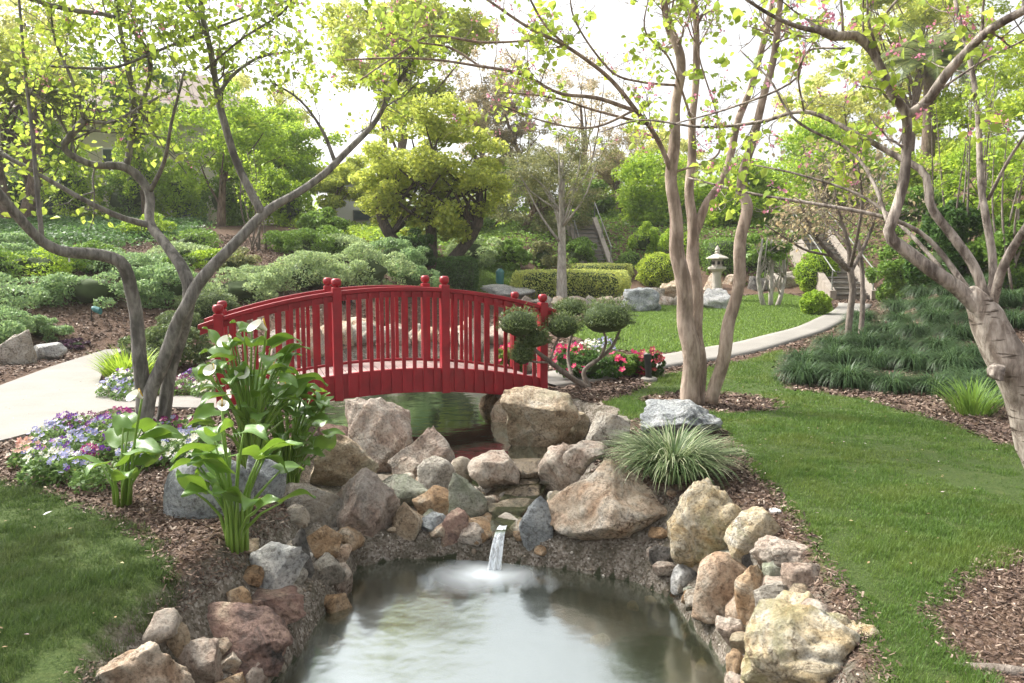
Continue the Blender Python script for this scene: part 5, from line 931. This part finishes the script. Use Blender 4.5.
BT = [
 (dict(px=(320, -60, 450, 110), base=(385, 0), d=41, kleaf='fol_hazed', bark='bark_brown', nleaf=6500, lsz=.17, clumps=110, crad=.13), 'tall pale tree reaching the top edge left of centre'),
 (dict(px=(425, 10, 545, 190), base=(480, 0), d=43, kleaf='fol_straw', bark='bark_brown', nleaf=6500, lsz=.17, clumps=110, crad=.13, asp=.35), 'tall straw coloured pine behind the yellow green tree'),
 (dict(px=(520, 30, 640, 200), base=(590, 0), d=46, kleaf='fol_straw', bark='bark_brown', nleaf=3600, lsz=.17, clumps=90, crad=.11, asp=.35), 'thin straw coloured tall tree at the centre of the skyline'),
 (dict(px=(600, 110, 720, 230), base=(660, 0), d=42, kleaf='fol_hazed', bark='bark_brown', nleaf=5500, lsz=.17, clumps=90, crad=.13), 'pale green rounded tree on the skyline behind the myrtle stems'),
 (dict(px=(770, 30, 900, 200), base=(835, 0), d=40, kleaf='fol_hazed', bark='bark_brown', nleaf=7500, lsz=.17, clumps=120, crad=.13), 'tall pale tree above the right stairs, left of the palm'),
 (dict(px=(850, -50, 1000, 150), base=(940, 0), d=44, kleaf='fol_hazed', bark='bark_brown', nleaf=8500, lsz=.18, clumps=130, crad=.13), 'tallest pale tree behind the palm'),
 (dict(px=(960, -70, 1120, 150), base=(1040, 0), d=38, kleaf='fol_lime', bark='bark_brown', nleaf=8500, lsz=.16, clumps=130, crad=.13), 'tall lime tree at the top right corner'),
 (dict(px=(195, 60, 330, 180), base=(265, 0), d=42, kleaf='fol_hazed', bark='bark_brown', nleaf=5000, lsz=.17, clumps=90, crad=.13), 'pale tree on the skyline right of the house'),
 (dict(px=(-60, -40, 110, 110), base=(40, 0), d=40, kleaf='fol_hazed', bark='bark_brown', nleaf=6500, lsz=.17, clumps=110, crad=.13), 'pale tree behind the house roof at the top left corner'),
 (dict(px=(-30, 70, 90, 190), base=(30, 0), d=29, kleaf='fol_bright', bark='bark_brown', nleaf=4500, lsz=.13, clumps=60, crad=.16), 'airy green tree before the house, nearest the left frame edge'),
 (dict(px=(70, 40, 190, 150), base=(150, 0), d=30, kleaf='fol_mid', bark='bark_brown', nleaf=5200, lsz=.13, clumps=60, crad=.16), 'dull green airy tree covering the middle of the house roof'),
 (dict(px=(150, 75, 300, 205), base=(222, 0), d=28, kleaf='fol_bright', bark='bark_brown', nleaf=6500, lsz=.13, clumps=80, crad=.16), 'bright airy tree covering the right corner of the house'),
 (dict(px=(930, 130, 1060, 250), base=(1000, 0), d=21, kleaf='fol_bright', bark='bark_brown', nleaf=6500, lsz=.11, clumps=60, crad=.18), 'low bright tree on the right bank above the camellias'),
 (dict(px=(430, 150, 560, 255), base=(490, 0), d=36, kleaf='fol_bright', bark='bark_brown', nleaf=6500, lsz=.15, clumps=60, crad=.18), 'bright green tree between the yellow tree and the pines'),
 (dict(px=(560, 120, 660, 225), base=(625, 0), d=38, kleaf='fol_brown', bark='bark_brown', nleaf=5000, lsz=.15, clumps=60, crad=.16, asp=.3), 'pale brown thin tree behind the far stairs'),
 (dict(px=(338, 88, 520, 256), base=(432, 264), d=23, kleaf='fol_yellow', bark='bark_dark', trunks=3, nleaf=17000, lsz=.12, clumps=120, crad=.14, trk=.24), 'spreading yellow green tree with forked dark trunk behind the bridge'),
 (dict(px=(310, -50, 500, 130), base=(400, 0), d=36, kleaf='fol_yellow', bark='bark_brown', nleaf=9000, lsz=.22, clumps=90, crad=.15), 'tall pale yellow tree reaching the top of the picture behind the bridge tree'),
 (dict(px=(480, 128, 610, 262), base=(520, 0), d=30, kleaf='fol_pine', bark='bark_brown', nleaf=9000, lsz=.13, clumps=90, crad=.15, asp=.3), 'brownish olive pine in the middle distance'),
 (dict(px=(450, 60, 560, 190), base=(548, 0), d=33, kleaf='fol_brown', bark='bark_brown', nleaf=5500, lsz=.16, clumps=70, crad=.15, asp=.25), 'taller brown green pine behind the olive one'),
 (dict(px=(500, 120, 624, 215), base=(562, 272), d=21, kleaf='fol_pine', bark='bark_white', nleaf=4200, lsz=.10, clumps=60, crad=.15, trk=.16, asp=.25), 'thin crowned pine with pale straight trunk behind the light hedge'),
 (dict(px=(590, 150, 720, 262), base=(640, 0), d=34, kleaf='fol_bright', bark='bark_brown', nleaf=9000, lsz=.16, clumps=40), 'bright green tree behind the weeping bush'),
 (dict(px=(690, 130, 800, 262), base=(738, 0), d=31, kleaf='fol_bright', bark='bark_brown', nleaf=9000, lsz=.15, clumps=40), 'fresh green tree behind the lantern'),
 (dict(px=(760, 100, 900, 250), base=(820, 0), d=33, kleaf='fol_bright', bark='bark_brown', nleaf=9500, lsz=.16, clumps=42), 'bright green tree above the right stairs'),
 (dict(px=(870, 90, 1010, 230), base=(940, 0), d=27, kleaf='fol_lime', bark='bark_brown', nleaf=9500, lsz=.14, clumps=42), 'lime green tree behind the pale foreground limbs'),
 (dict(px=(960, 20, 1130, 240), base=(1060, 0), d=24, kleaf='fol_lime', bark='bark_brown', nleaf=9500, lsz=.13, clumps=42), 'yellow green tree at the right frame edge'),
 (dict(px=(840, -60, 1010, 100), base=(900, 0), d=40, kleaf='fol_yellow', bark='bark_brown', nleaf=6000, lsz=.22, clumps=45, crad=.15), 'airy pale tree high behind the palm'),
 (dict(px=(225, 92, 345, 200), base=(290, 0), d=33, kleaf='fol_bright', bark='bark_brown', nleaf=8500, lsz=.15, clumps=38), 'fresh green tree left of the yellow tree'),
 (dict(px=(150, 110, 262, 205), base=(200, 0), d=35, kleaf='fol_mid', bark='bark_brown', nleaf=5500, lsz=.15, clumps=30), 'mid green tree behind the bushes on the bank'),
 (dict(px=(-60, 10, 90, 150), base=(20, 0), d=28, kleaf='fol_yellow', bark='bark_brown', nleaf=8000, lsz=.15, clumps=38, trunks=2, trk=.32), 'twin trunked yellow green tree at the left frame edge'),
 (dict(px=(-320, -40, -40, 200), base=(-180, 0), d=27, kleaf='fol_mid', bark='bark_brown', nleaf=8000, lsz=.2, clumps=36), 'green tree beyond the left frame edge'),
 (dict(px=(1080, -60, 1400, 230), base=(1240, 0), d=24, kleaf='fol_mid', bark='bark_brown', nleaf=8000, lsz=.2, clumps=36), 'green tree beyond the right frame edge'),
 (dict(px=(640, 195, 720, 262), base=(680, 0), d=36, kleaf='fol_mid', bark='bark_brown', nleaf=4000, lsz=.17, clumps=24), 'darker green tree low behind the myrtle trunks'),
 (dict(px=(548, 176, 620, 255), base=(585, 0), d=37, kleaf='fol_mid', bark='bark_brown', nleaf=4000, lsz=.17, clumps=24), 'dark green tree behind the far stairs'),
 (dict(px=(395, 190, 500, 250), base=(450, 0), d=34, kleaf='fol_mid', bark='bark_brown', nleaf=5000, lsz=.17, clumps=26), 'dark green tree behind the yellow green tree'),
 (dict(px=(300, 140, 380, 225), base=(330, 0), d=31, kleaf='fol_yellow', bark='bark_brown', nleaf=5000, lsz=.14, clumps=26), 'small yellow green tree beside the white outbuilding'),
 (dict(px=(870, 170, 960, 250), base=(915, 0), d=26, kleaf='fol_mid', bark='bark_brown', nleaf=5000, lsz=.13, clumps=26), 'mid green tree low behind the pale foreground limbs'),
 (dict(px=(745, 218, 800, 268), base=(771, 296), d=20, kleaf='fol_mid', bark='bark_white', nleaf=2000, lsz=.09, clumps=20, trunks=3, trk=.085), 'gnarled grey white trunked small tree beside the lantern lawn'),
]
for kw, lab in BT: bg_tree(label=lab, **kw)
def woodland():
    Q = []
    for i in range(260):
        x = rng.uniform(-50, 62); y = rng.uniform(40, 54); t = 4.3+3.4*vnoise(np.array([x]), np.array([y]), .16)[0]+(.7 if x < -8 or x > 12 else -.8); c = np.array([x, y, rng.uniform(3.2, max(3.6, t))]); r_ = rng.uniform(.9, 2.0); Q.append(c+unit(rng.normal(size=(520, 3)))*(rng.random((520, 1))**.4)*r_*np.array([1.2, 1, .8]))
    V, Fa = leaves(np.vstack(Q), .34, up=.4); tag(raw_mesh('woodland', V, Fa, 'fol_bright'), 'far bright green woodland closing the view behind the garden', 'woodland', kind='stuff')
woodland()
# T4 twiggy small tree in the lilyturf
b4 = hit(850, 344, h=h0); d4 = b4[1]
T4 = [([(848, 346, d4), (850, 310, d4), (852, 290, d4), (850, 268, d4)], [4.6, 4.0, 4.0, 4.0]), ([(859, 346, d4+.05), (863, 310, d4+.1), (862, 275, d4+.2), (858, 240, d4+.3)], [3.6, 3.2, 2.8, 2.2]),
 ([(850, 270, d4), (832, 256, d4-.2), (815, 235, d4-.4), (800, 205, d4-.6)], [3.6, 2.8, 2.2, 1.4]), ([(850, 270, d4), (848, 245, d4), (840, 215, d4), (832, 175, d4)], [3.4, 2.6, 2, 1.3]), ([(851, 270, d4), (864, 248, d4+.3), (874, 220, d4+.5), (882, 185, d4+.7)], [3, 2.4, 1.8, 1.2]),
 ([(850, 268, d4), (858, 235, d4-.4), (862, 200, d4-.7), (858, 165, d4-.9)], [2.6, 2, 1.6, 1]), ([(832, 256, d4-.2), (806, 250, d4-.3), (785, 238, d4-.4), (765, 225, d4-.5)], [2, 1.6, 1.2, .9]), ([(848, 245, d4), (822, 215, d4+.5), (812, 180, d4+.8)], [2, 1.5, 1])]
r4 = empty('small_tree', b4, 'small brown twiggy tree with twin thin trunks rising from the lilyturf', 'tree')
build_tree(r4, pixel_tree(T4, d1, None, step=.12), 'bark_twig', 45, .75, 'fol_brown', 1500, .06, zmin=1.75, up=.5, lo=.25, trunk_first=2, sub=2, leafspread=.08)
# thin bare saplings at the right
for i, (px, bs, lab) in enumerate([((930, 60, 1010, 250), (958, 290), 'bare twiggy sapling thicket behind the pale foreground fork'), ((990, 90, 1060, 250), (1015, 290), 'bare twiggy sapling thicket at the right frame edge'), ((230, 130, 280, 280), (256, 250), 'bare straw coloured sapling on the open slope')]):
    b = hit(bs[0], bs[1], h=h0); rt = empty('sapling', b, lab, 'sapling', 'bare saplings'); out = []; lm = []
    for j in range(7):
        tp = P(rng.uniform(px[0], px[2]), rng.uniform(px[1], px[1]+60), b[1]+rng.uniform(-.8, .8)); q = b+np.array([rng.normal()*.15, rng.normal()*.15, 0]); a, r = spline([q, (q*.55+tp*.45)+np.array([rng.normal()*.15, 0, 0]), tp], [.028, .02, .006], .2); lm.append((a, r))
    build_tree(rt, lm, 'bark_twig', 18, .5, 'fol_bright', 500, .07, up=.6, lo=.2, trunk_first=7, sub=1, jit=.5)
# palm
def palm(px, py, d, label):
    c = P(px, py, d); g0 = float(h0(c[0], d)); root = empty('palm_tree', (c[0], d, g0), label, 'palm tree'); H = c[2]-g0; a, r = spline([(0, 0, -.2), (.1, 0, H*.5), (0, 0, H)], [.28, .22, .2], .4); raw_mesh('trunk', *tube(a, r, 10, .1), 'bark_brown', root, smooth=True)
    Vs, Fs, k = [], [], 0; st = []
    for i in range(34):
        az = rng.uniform(0, 2*PI); el = rng.uniform(-.3, 1.3); L = rng.uniform(1.9, 2.6); p = np.array([0, 0, H]); q = [p]
        for s in range(9): e = el-1.6*(s/9)**1.3; p = p+np.array([math.cos(az)*math.cos(e), math.sin(az)*math.cos(e), math.sin(e)])*L/9; q.append(p)
        q = np.array(q); st.append(tube(q, np.linspace(.03, .008, 10), 4)); sd_ = np.array([-math.sin(az), math.cos(az), 0])
        for s in np.linspace(1, 9, 44):
            m = int(s); f = s-m; pp = q[m]*(1-f)+q[min(m+1, 9)]*f; T = unit(q[min(m+1, 9)]-q[m-1])
            for sg in (-1, 1):
                l = .55*math.sin(PI*min(.97, s/9.5)**.7)+.1; dd = unit(sd_*sg+T*.6+np.array([0, 0, -.25])); wv = T*.02; Vs += [pp-wv, pp+wv, pp+dd*l]; Fs.append([k, k+1, k+2]); k += 3
    raw_mesh('frond', Vs, np.array(Fs), 'fol_palm', root); raw_mesh('frond_stem', *merge(st), 'fol_palm', root)
palm(930, 62, 27, 'palm with grey green feathery fronds high above the right bushes')

# ------------------------------------------------------------------ cloud pruned juniper at the bridge end
bj = hit(590, 388, h=h0); dj = bj[1]; rj = empty('cloud_pruned_juniper', bj, 'cloud pruned juniper with rounded green pads on twisting stems at the right bridge end', 'juniper')
lim = [([(590, 390, dj), (572, 378, dj-.12), (550, 362, dj-.3), (530, 345, dj-.5), (520, 328, dj-.55)], [4.5, 3.6, 3, 2.4, 1.6]), ([(590, 390, dj), (584, 372, dj+.05), (600, 358, dj+.1), (612, 346, dj+.1), (620, 330, dj+.1)], [3.6, 3, 2.6, 2.2, 1.4]), ([(572, 378, dj), (568, 360, dj+.15), (570, 342, dj+.2), (578, 318, dj+.25)], [2.8, 2.2, 1.8, 1.4]),
 ([(600, 358, dj+.1), (606, 340, dj), (600, 325, dj)], [2, 1.6, 1.2]), ([(550, 362, dj-.3), (555, 345, dj-.25), (562, 332, dj-.2)], [2, 1.5, 1]), ([(550, 362, dj-.3), (535, 362, dj-.45), (518, 358, dj-.55)], [1.6, 1.3, 1])]
for i, (a, b) in enumerate(pixel_tree(lim, d1, None)): raw_mesh('trunk' if i == 0 else 'limb', *tube(a-bj, b, 8, .08), 'bark_twig', rj, smooth=True)
for (x0, y0, x1, y1, dd) in [(499, 309, 538, 338, -.55), (518, 328, 548, 350, -.45), (511, 344, 533, 366, -.55), (546, 313, 580, 340, -.2), (554, 299, 586, 318, .25), (579, 300, 634, 336, .05), (588, 322, 622, 350, .1)][:7]:
    c = P((x0+x1)/2, (y0+y1)/2, dj+dd)-bj; rx = (x1-x0)/F*dj/2*1.1; rz_ = (y1-y0)/F*dj/2*1.15; n = 2600 if x1-x0 > 50 else 1400
    if (x0, y0) == (588, 322): n = 150
    q = unit(rng.normal(size=(n, 3))); q[:, 2] = np.where(q[:, 2] < -.3, q[:, 2]*.5, q[:, 2]); Q = q*(1-.25*rng.random((n, 1))**1.4)*(1+.12*np.sin(q[:, :1]*9+x0)*np.sin(q[:, 1:2]*8)+.06*np.sin(q[:, 2:3]*17+q[:, :1]*13))*np.array([rx, rx*.85, rz_])+c; V, Fa = leaves(c+(Q-c)*rng.uniform(.9, 1.1, (n, 1)), .042, up=.3, asp=.3, axis=q+np.array([0, 0, .6])); raw_mesh('foliage_pad', V, Fa, 'fol_juniper', rj)
    if n > 200: Vb, Fb = blob(c, (rx*.78, rx*.62, rz_*.72), x0, 3, .12); raw_mesh('opaque_core', Vb, Fb, 'fol_core', rj, smooth=True)  # added dark core keeps light from passing through the pad

# ------------------------------------------------------------------ built things
def lathe(prof, n=16, off=(0, 0, 0), ang=0.):
    V = [(r*math.cos(2*PI*a/n+ang)+off[0], r*math.sin(2*PI*a/n+ang)+off[1], z+off[2]) for r, z in prof for a in range(n)]; Fa = [[q*n+a, q*n+(a+1) % n, (q+1)*n+(a+1) % n, (q+1)*n+a] for q in range(len(prof)-1) for a in range(n)]; Fa += [[a for a in range(n)][::-1], [(len(prof)-1)*n+a for a in range(n)]]; return V, Fa
b = hit(719, 302, h=h0); Hh = 1.52*(b[1]/20.5)*(P(719, 247, b[1])[2]-b[2])/1.52/(b[1]/20.5); ln_ = empty('stone_lantern', b+np.array([0, .3, 0]), 'pale carved stone lantern standing on boulders beyond the lawn', 'stone lantern'); s = Hh/1.5
def lp(name, prof, n=8, m='stone_lantern', par=ln_): return raw_mesh(name, *lathe([(r*s, z*s) for r, z in prof], n, ang=PI/8), m, par, smooth=False)
lp('base', [(.30, -.1), (.30, .10), (.24, .16), (.17, .20)]); lp('column', [(.13, .2), (.115, .5), (.13, .82)], 14); lp('platform', [(.13, .82), (.25, .90), (.25, .96), (.17, .97)]); lp('fire_box', [(.155, .97), (.155, 1.17)], 6)
lp('roof', [(.17, 1.17), (.33, 1.185), (.32, 1.215), (.15, 1.29), (.07, 1.33)], 6); lp('finial', [(.04, 1.33), (.075, 1.36), (.05, 1.40), (.075, 1.44), (.05, 1.49), (.012, 1.55)], 12)
for a in (-PI/2, -PI/2+PI/3, -PI/2-PI/3): raw_mesh('window', *box(.145*s*math.cos(a), .145*s*math.sin(a)-.0, 1.07*s, .07*s, .07*s, .09*s), 'black_metal', ln_)  # black blocks stand for the shaded openings of the stone fire box
# path light by the azaleas
b = hit(649, 381, h=h0); pl = empty('path_light', b, 'black cylindrical path light on a pale concrete footing beside the azaleas', 'path light'); raw_mesh('footing', *lathe([(.105, -.05), (.105, .03), (.09, .045)], 20), 'path_concrete', pl, smooth=False)
tl = lambda V: [(x-.08*z, y, z) for x, y, z in V]
V, Fa = lathe([(.042, .04), (.042, .30)], 16); raw_mesh('post', tl(V), Fa, 'black_metal', pl); V, Fa = lathe([(.050, .285), (.050, .345), (.045, .352)], 16); raw_mesh('cap', tl(V), Fa, 'black_metal', pl)
# spotlight on the slope
b = hit(92, 322, h=h0); sl_ = empty('garden_spotlight', b, 'small green black spotlight on a thin stake on the mulch slope', 'spotlight'); raw_mesh('stake', *tube([(0, 0, -.05), (0, 0, .22)], [.012, .012], 6), 'black_metal', sl_); V, Fa = lathe([(.04, 0), (.07, .05), (.075, .17), (.065, .175)], 12)
raw_mesh('lamp_head', [(z*.9+.02, y, .26+x*.9-z*.35) for x, y, z in V], Fa, 'teal_metal', sl_)
b = hit(500, 284, h=h0); tg = empty('garden_light', b, 'small teal metal garden light on the grass left of the light hedge', 'garden light'); raw_mesh('post', *lathe([(.12, -.05), (.13, .25), (.12, .32)], 12), 'teal_metal', tg); raw_mesh('cap', *lathe([(.14, .32), (.13, .38), (.06, .46), (.01, .47)], 12), 'teal_metal', tg)
# irrigation valve disc, right of the rocks
b = hit(775, 512, h=h); cap = raw_mesh('sprinkler_cap', *lathe([(.034, -.03), (.036, .001), (.030, .005), (.010, .006)], 18), 'white_plastic', loc=b+np.array([0, 0, .01])); tag(cap, 'small round white sprinkler cap on the soil beside the lawn', 'sprinkler cap')
b = hit(48, 520, h=h); pt = raw_mesh('paper_scrap', *leaves(np.array([[0, 0, .03]]), .085, up=3, asp=.3), 'white_plastic', loc=b+np.array([0, 0, .01])); tag(pt, 'small white leaf shaped scrap lying on the lower left grass', 'scrap')
# white tag on the branch
p = P(69, 257, 5.78); tgm = raw_mesh('plant_tag', *box(0, 0, 0, .012, .004, .075), 'white_plastic', loc=p); tag(tgm, 'small white tag hanging from the long low left branch', 'tag')
# exposed root / driftwood lower right
b = hit(990, 672, h=h0); a, r = spline([(-.10, .06, -.01), (0, .02, .0), (.10, -.01, .0), (.25, -.03, -.02)], [.012, .022, .026, .02], .04); rt = raw_mesh('tree_root', *tube(a, r, 9, .15), 'bark_twig', loc=b, smooth=True); tag(rt, 'weathered surface root in the mulch at the lower right corner', 'tree root')
# stairs
def stairs(px, base_y, top_y, wpx_, n, label, wallpx, rails=True, rot=0., run=.34):
    b = hit(px, base_y, h=h0); W = wpx_/F*b[1]; dtop = b[1]+n*run; H = P(px, top_y, dtop)[2]-b[2]; rs = H/n; root = empty('stairway', b, label, 'stairs', 'garden stairways', rz=rot); st = []
    for i in range(n): st.append(box(0, i*run+run*.55, (i+1)*rs-rs*.5-.25, W, run*1.1, rs+.5))
    raw_mesh('tread', *merge([box(0, i*run+run*.5, (i+1)*rs+.02, W+.0, run*1.02, .045) for i in range(n)]), 'path_concrete', root); raw_mesh('riser', *merge([box(0, i*run+run*.55+.03, (i+1)*rs-rs*.5-.27, W-.01, run*1.0, rs+.48) for i in range(n)]), 'step_concrete', root)
    for sg in (-1, 1):
        x = sg*(W/2+.14); y1 = n*run; z0 = .28; z1 = H+.22; V = [(x+sx, yy, zz) for sx in (-.09, .09) for (yy, zz) in ((-.15, -.6), (y1, -.6+H*.4), (y1, z1), (-.05, z0), (-.15, z0))]; raw_mesh('side_wall', V, [[0, 1, 2, 3, 4], [9, 8, 7, 6, 5], [0, 5, 6, 1], [1, 6, 7, 2], [2, 7, 8, 3], [3, 8, 9, 4], [4, 9, 5, 0]], 'step_concrete', root)
        if rails:
            hr = raw_mesh('handrail', *tube([(x, -.25, z0+.55), (x, 0, z0+.62), (x, y1, z1+.62)], [.02]*3, 7), 'rail_metal', root, smooth=True)
            for t in (0, .5, 1): raw_mesh('rail_post', *tube([(x, y1*t, z0+(z1-z0)*t-.05), (x, y1*t, z0+(z1-z0)*t+.62)], [.022]*2, 6), 'rail_metal', hr)
    return root
stairs(852, 300, 236, 30, 13, 'concrete stairway climbing the slope at the end of the right path', 6, rot=-.1)
stairs(596, 270, 222, 22, 11, 'far grey stairway with railings in the middle distance behind the hedge', 5, rot=.05, run=.36)
# house on the left bank
hb = P(130, 200, 33); gz = float(h0(hb[0], 33)); hs_ = empty('house', (hb[0], 34, gz), 'cream walled house with sloping tiled roof behind the trees on the upper left', 'house')
hw = raw_mesh('wall', *box(-1.0, 2.5, 1.9, 10.5, 6, 5.8), 'wall_cream', hs_)
for (wx, wz, ww, wh) in [(-3.6, .9, 1.0, 1.3), (-.6, 2.6, 1.4, 1.3), (2.4, .7, 1.5, 1.4), (-3.4, 3.2, 1.2, 1.0)]:
    wf = raw_mesh('window', *box(wx, -.52, wz, ww+.16, .08, wh+.16), 'white_wall', hs_); raw_mesh('pane', *box(wx, -.575, wz, ww, .04, wh), 'glass_dark', wf)
zr_ = 4.8; V = [(-7.0, -1.3, zr_-.1), (5.2, -1.3, zr_-.1), (5.2, 6.2, zr_-.1), (-7.0, 6.2, zr_-.1), (-7.0, -1.3, zr_+.12), (5.2, -1.3, zr_+.12), (5.2, 6.2, zr_+.12), (-7.0, 6.2, zr_+.12), (-5, 2.4, zr_+2.4), (2.2, 2.4, zr_+2.4)]
raw_mesh('roof', V, [[3, 2, 1, 0], [0, 1, 5, 4], [1, 2, 6, 5], [2, 3, 7, 6], [3, 0, 4, 7], [4, 5, 9, 8], [5, 6, 9], [6, 7, 8, 9], [7, 4, 8]], 'roof_tile', hs_)
ob = P(352, 222, 33); gz = float(h0(ob[0], 33)); oh = empty('outbuilding', (ob[0], 34, gz), 'small white outbuilding glimpsed left of the yellow green tree', 'outbuilding'); raw_mesh('wall', *box(0, 1, .8, 2.6, 2, 2.6), 'white_wall', oh); wf = raw_mesh('window', *box(.3, -.03, .6, .9, .06, .5), 'rail_metal', oh); raw_mesh('pane', *box(.3, -.075, .6, .8, .03, .4), 'glass_dark', wf)
raw_mesh('roof', *box(0, 1, 2.2, 3.2, 2.6, .16), 'roof_tile', oh)

# ------------------------------------------------------------------ haze
def haze():
    V, Fa = box(5, 48, 9, 150, 130, 26); o = raw_mesh('haze', V, Fa, 'red_paint'); m = bpy.data.materials.new('haze'); m.use_nodes = True; N = m.node_tree.nodes; N.remove(N['Principled BSDF'])
    v = N.new('ShaderNodeVolumePrincipled'); v.inputs['Color'].default_value = (.95, .96, .92, 1); v.inputs['Density'].default_value = .0008; v.inputs['Anisotropy'].default_value = .2; m.node_tree.links.new(v.outputs[0], N['Material Output'].inputs['Volume'])
    o.data.materials[0] = m; tag(o, kind='stuff', label='thin bright haze over the far garden', cat='haze')
haze()
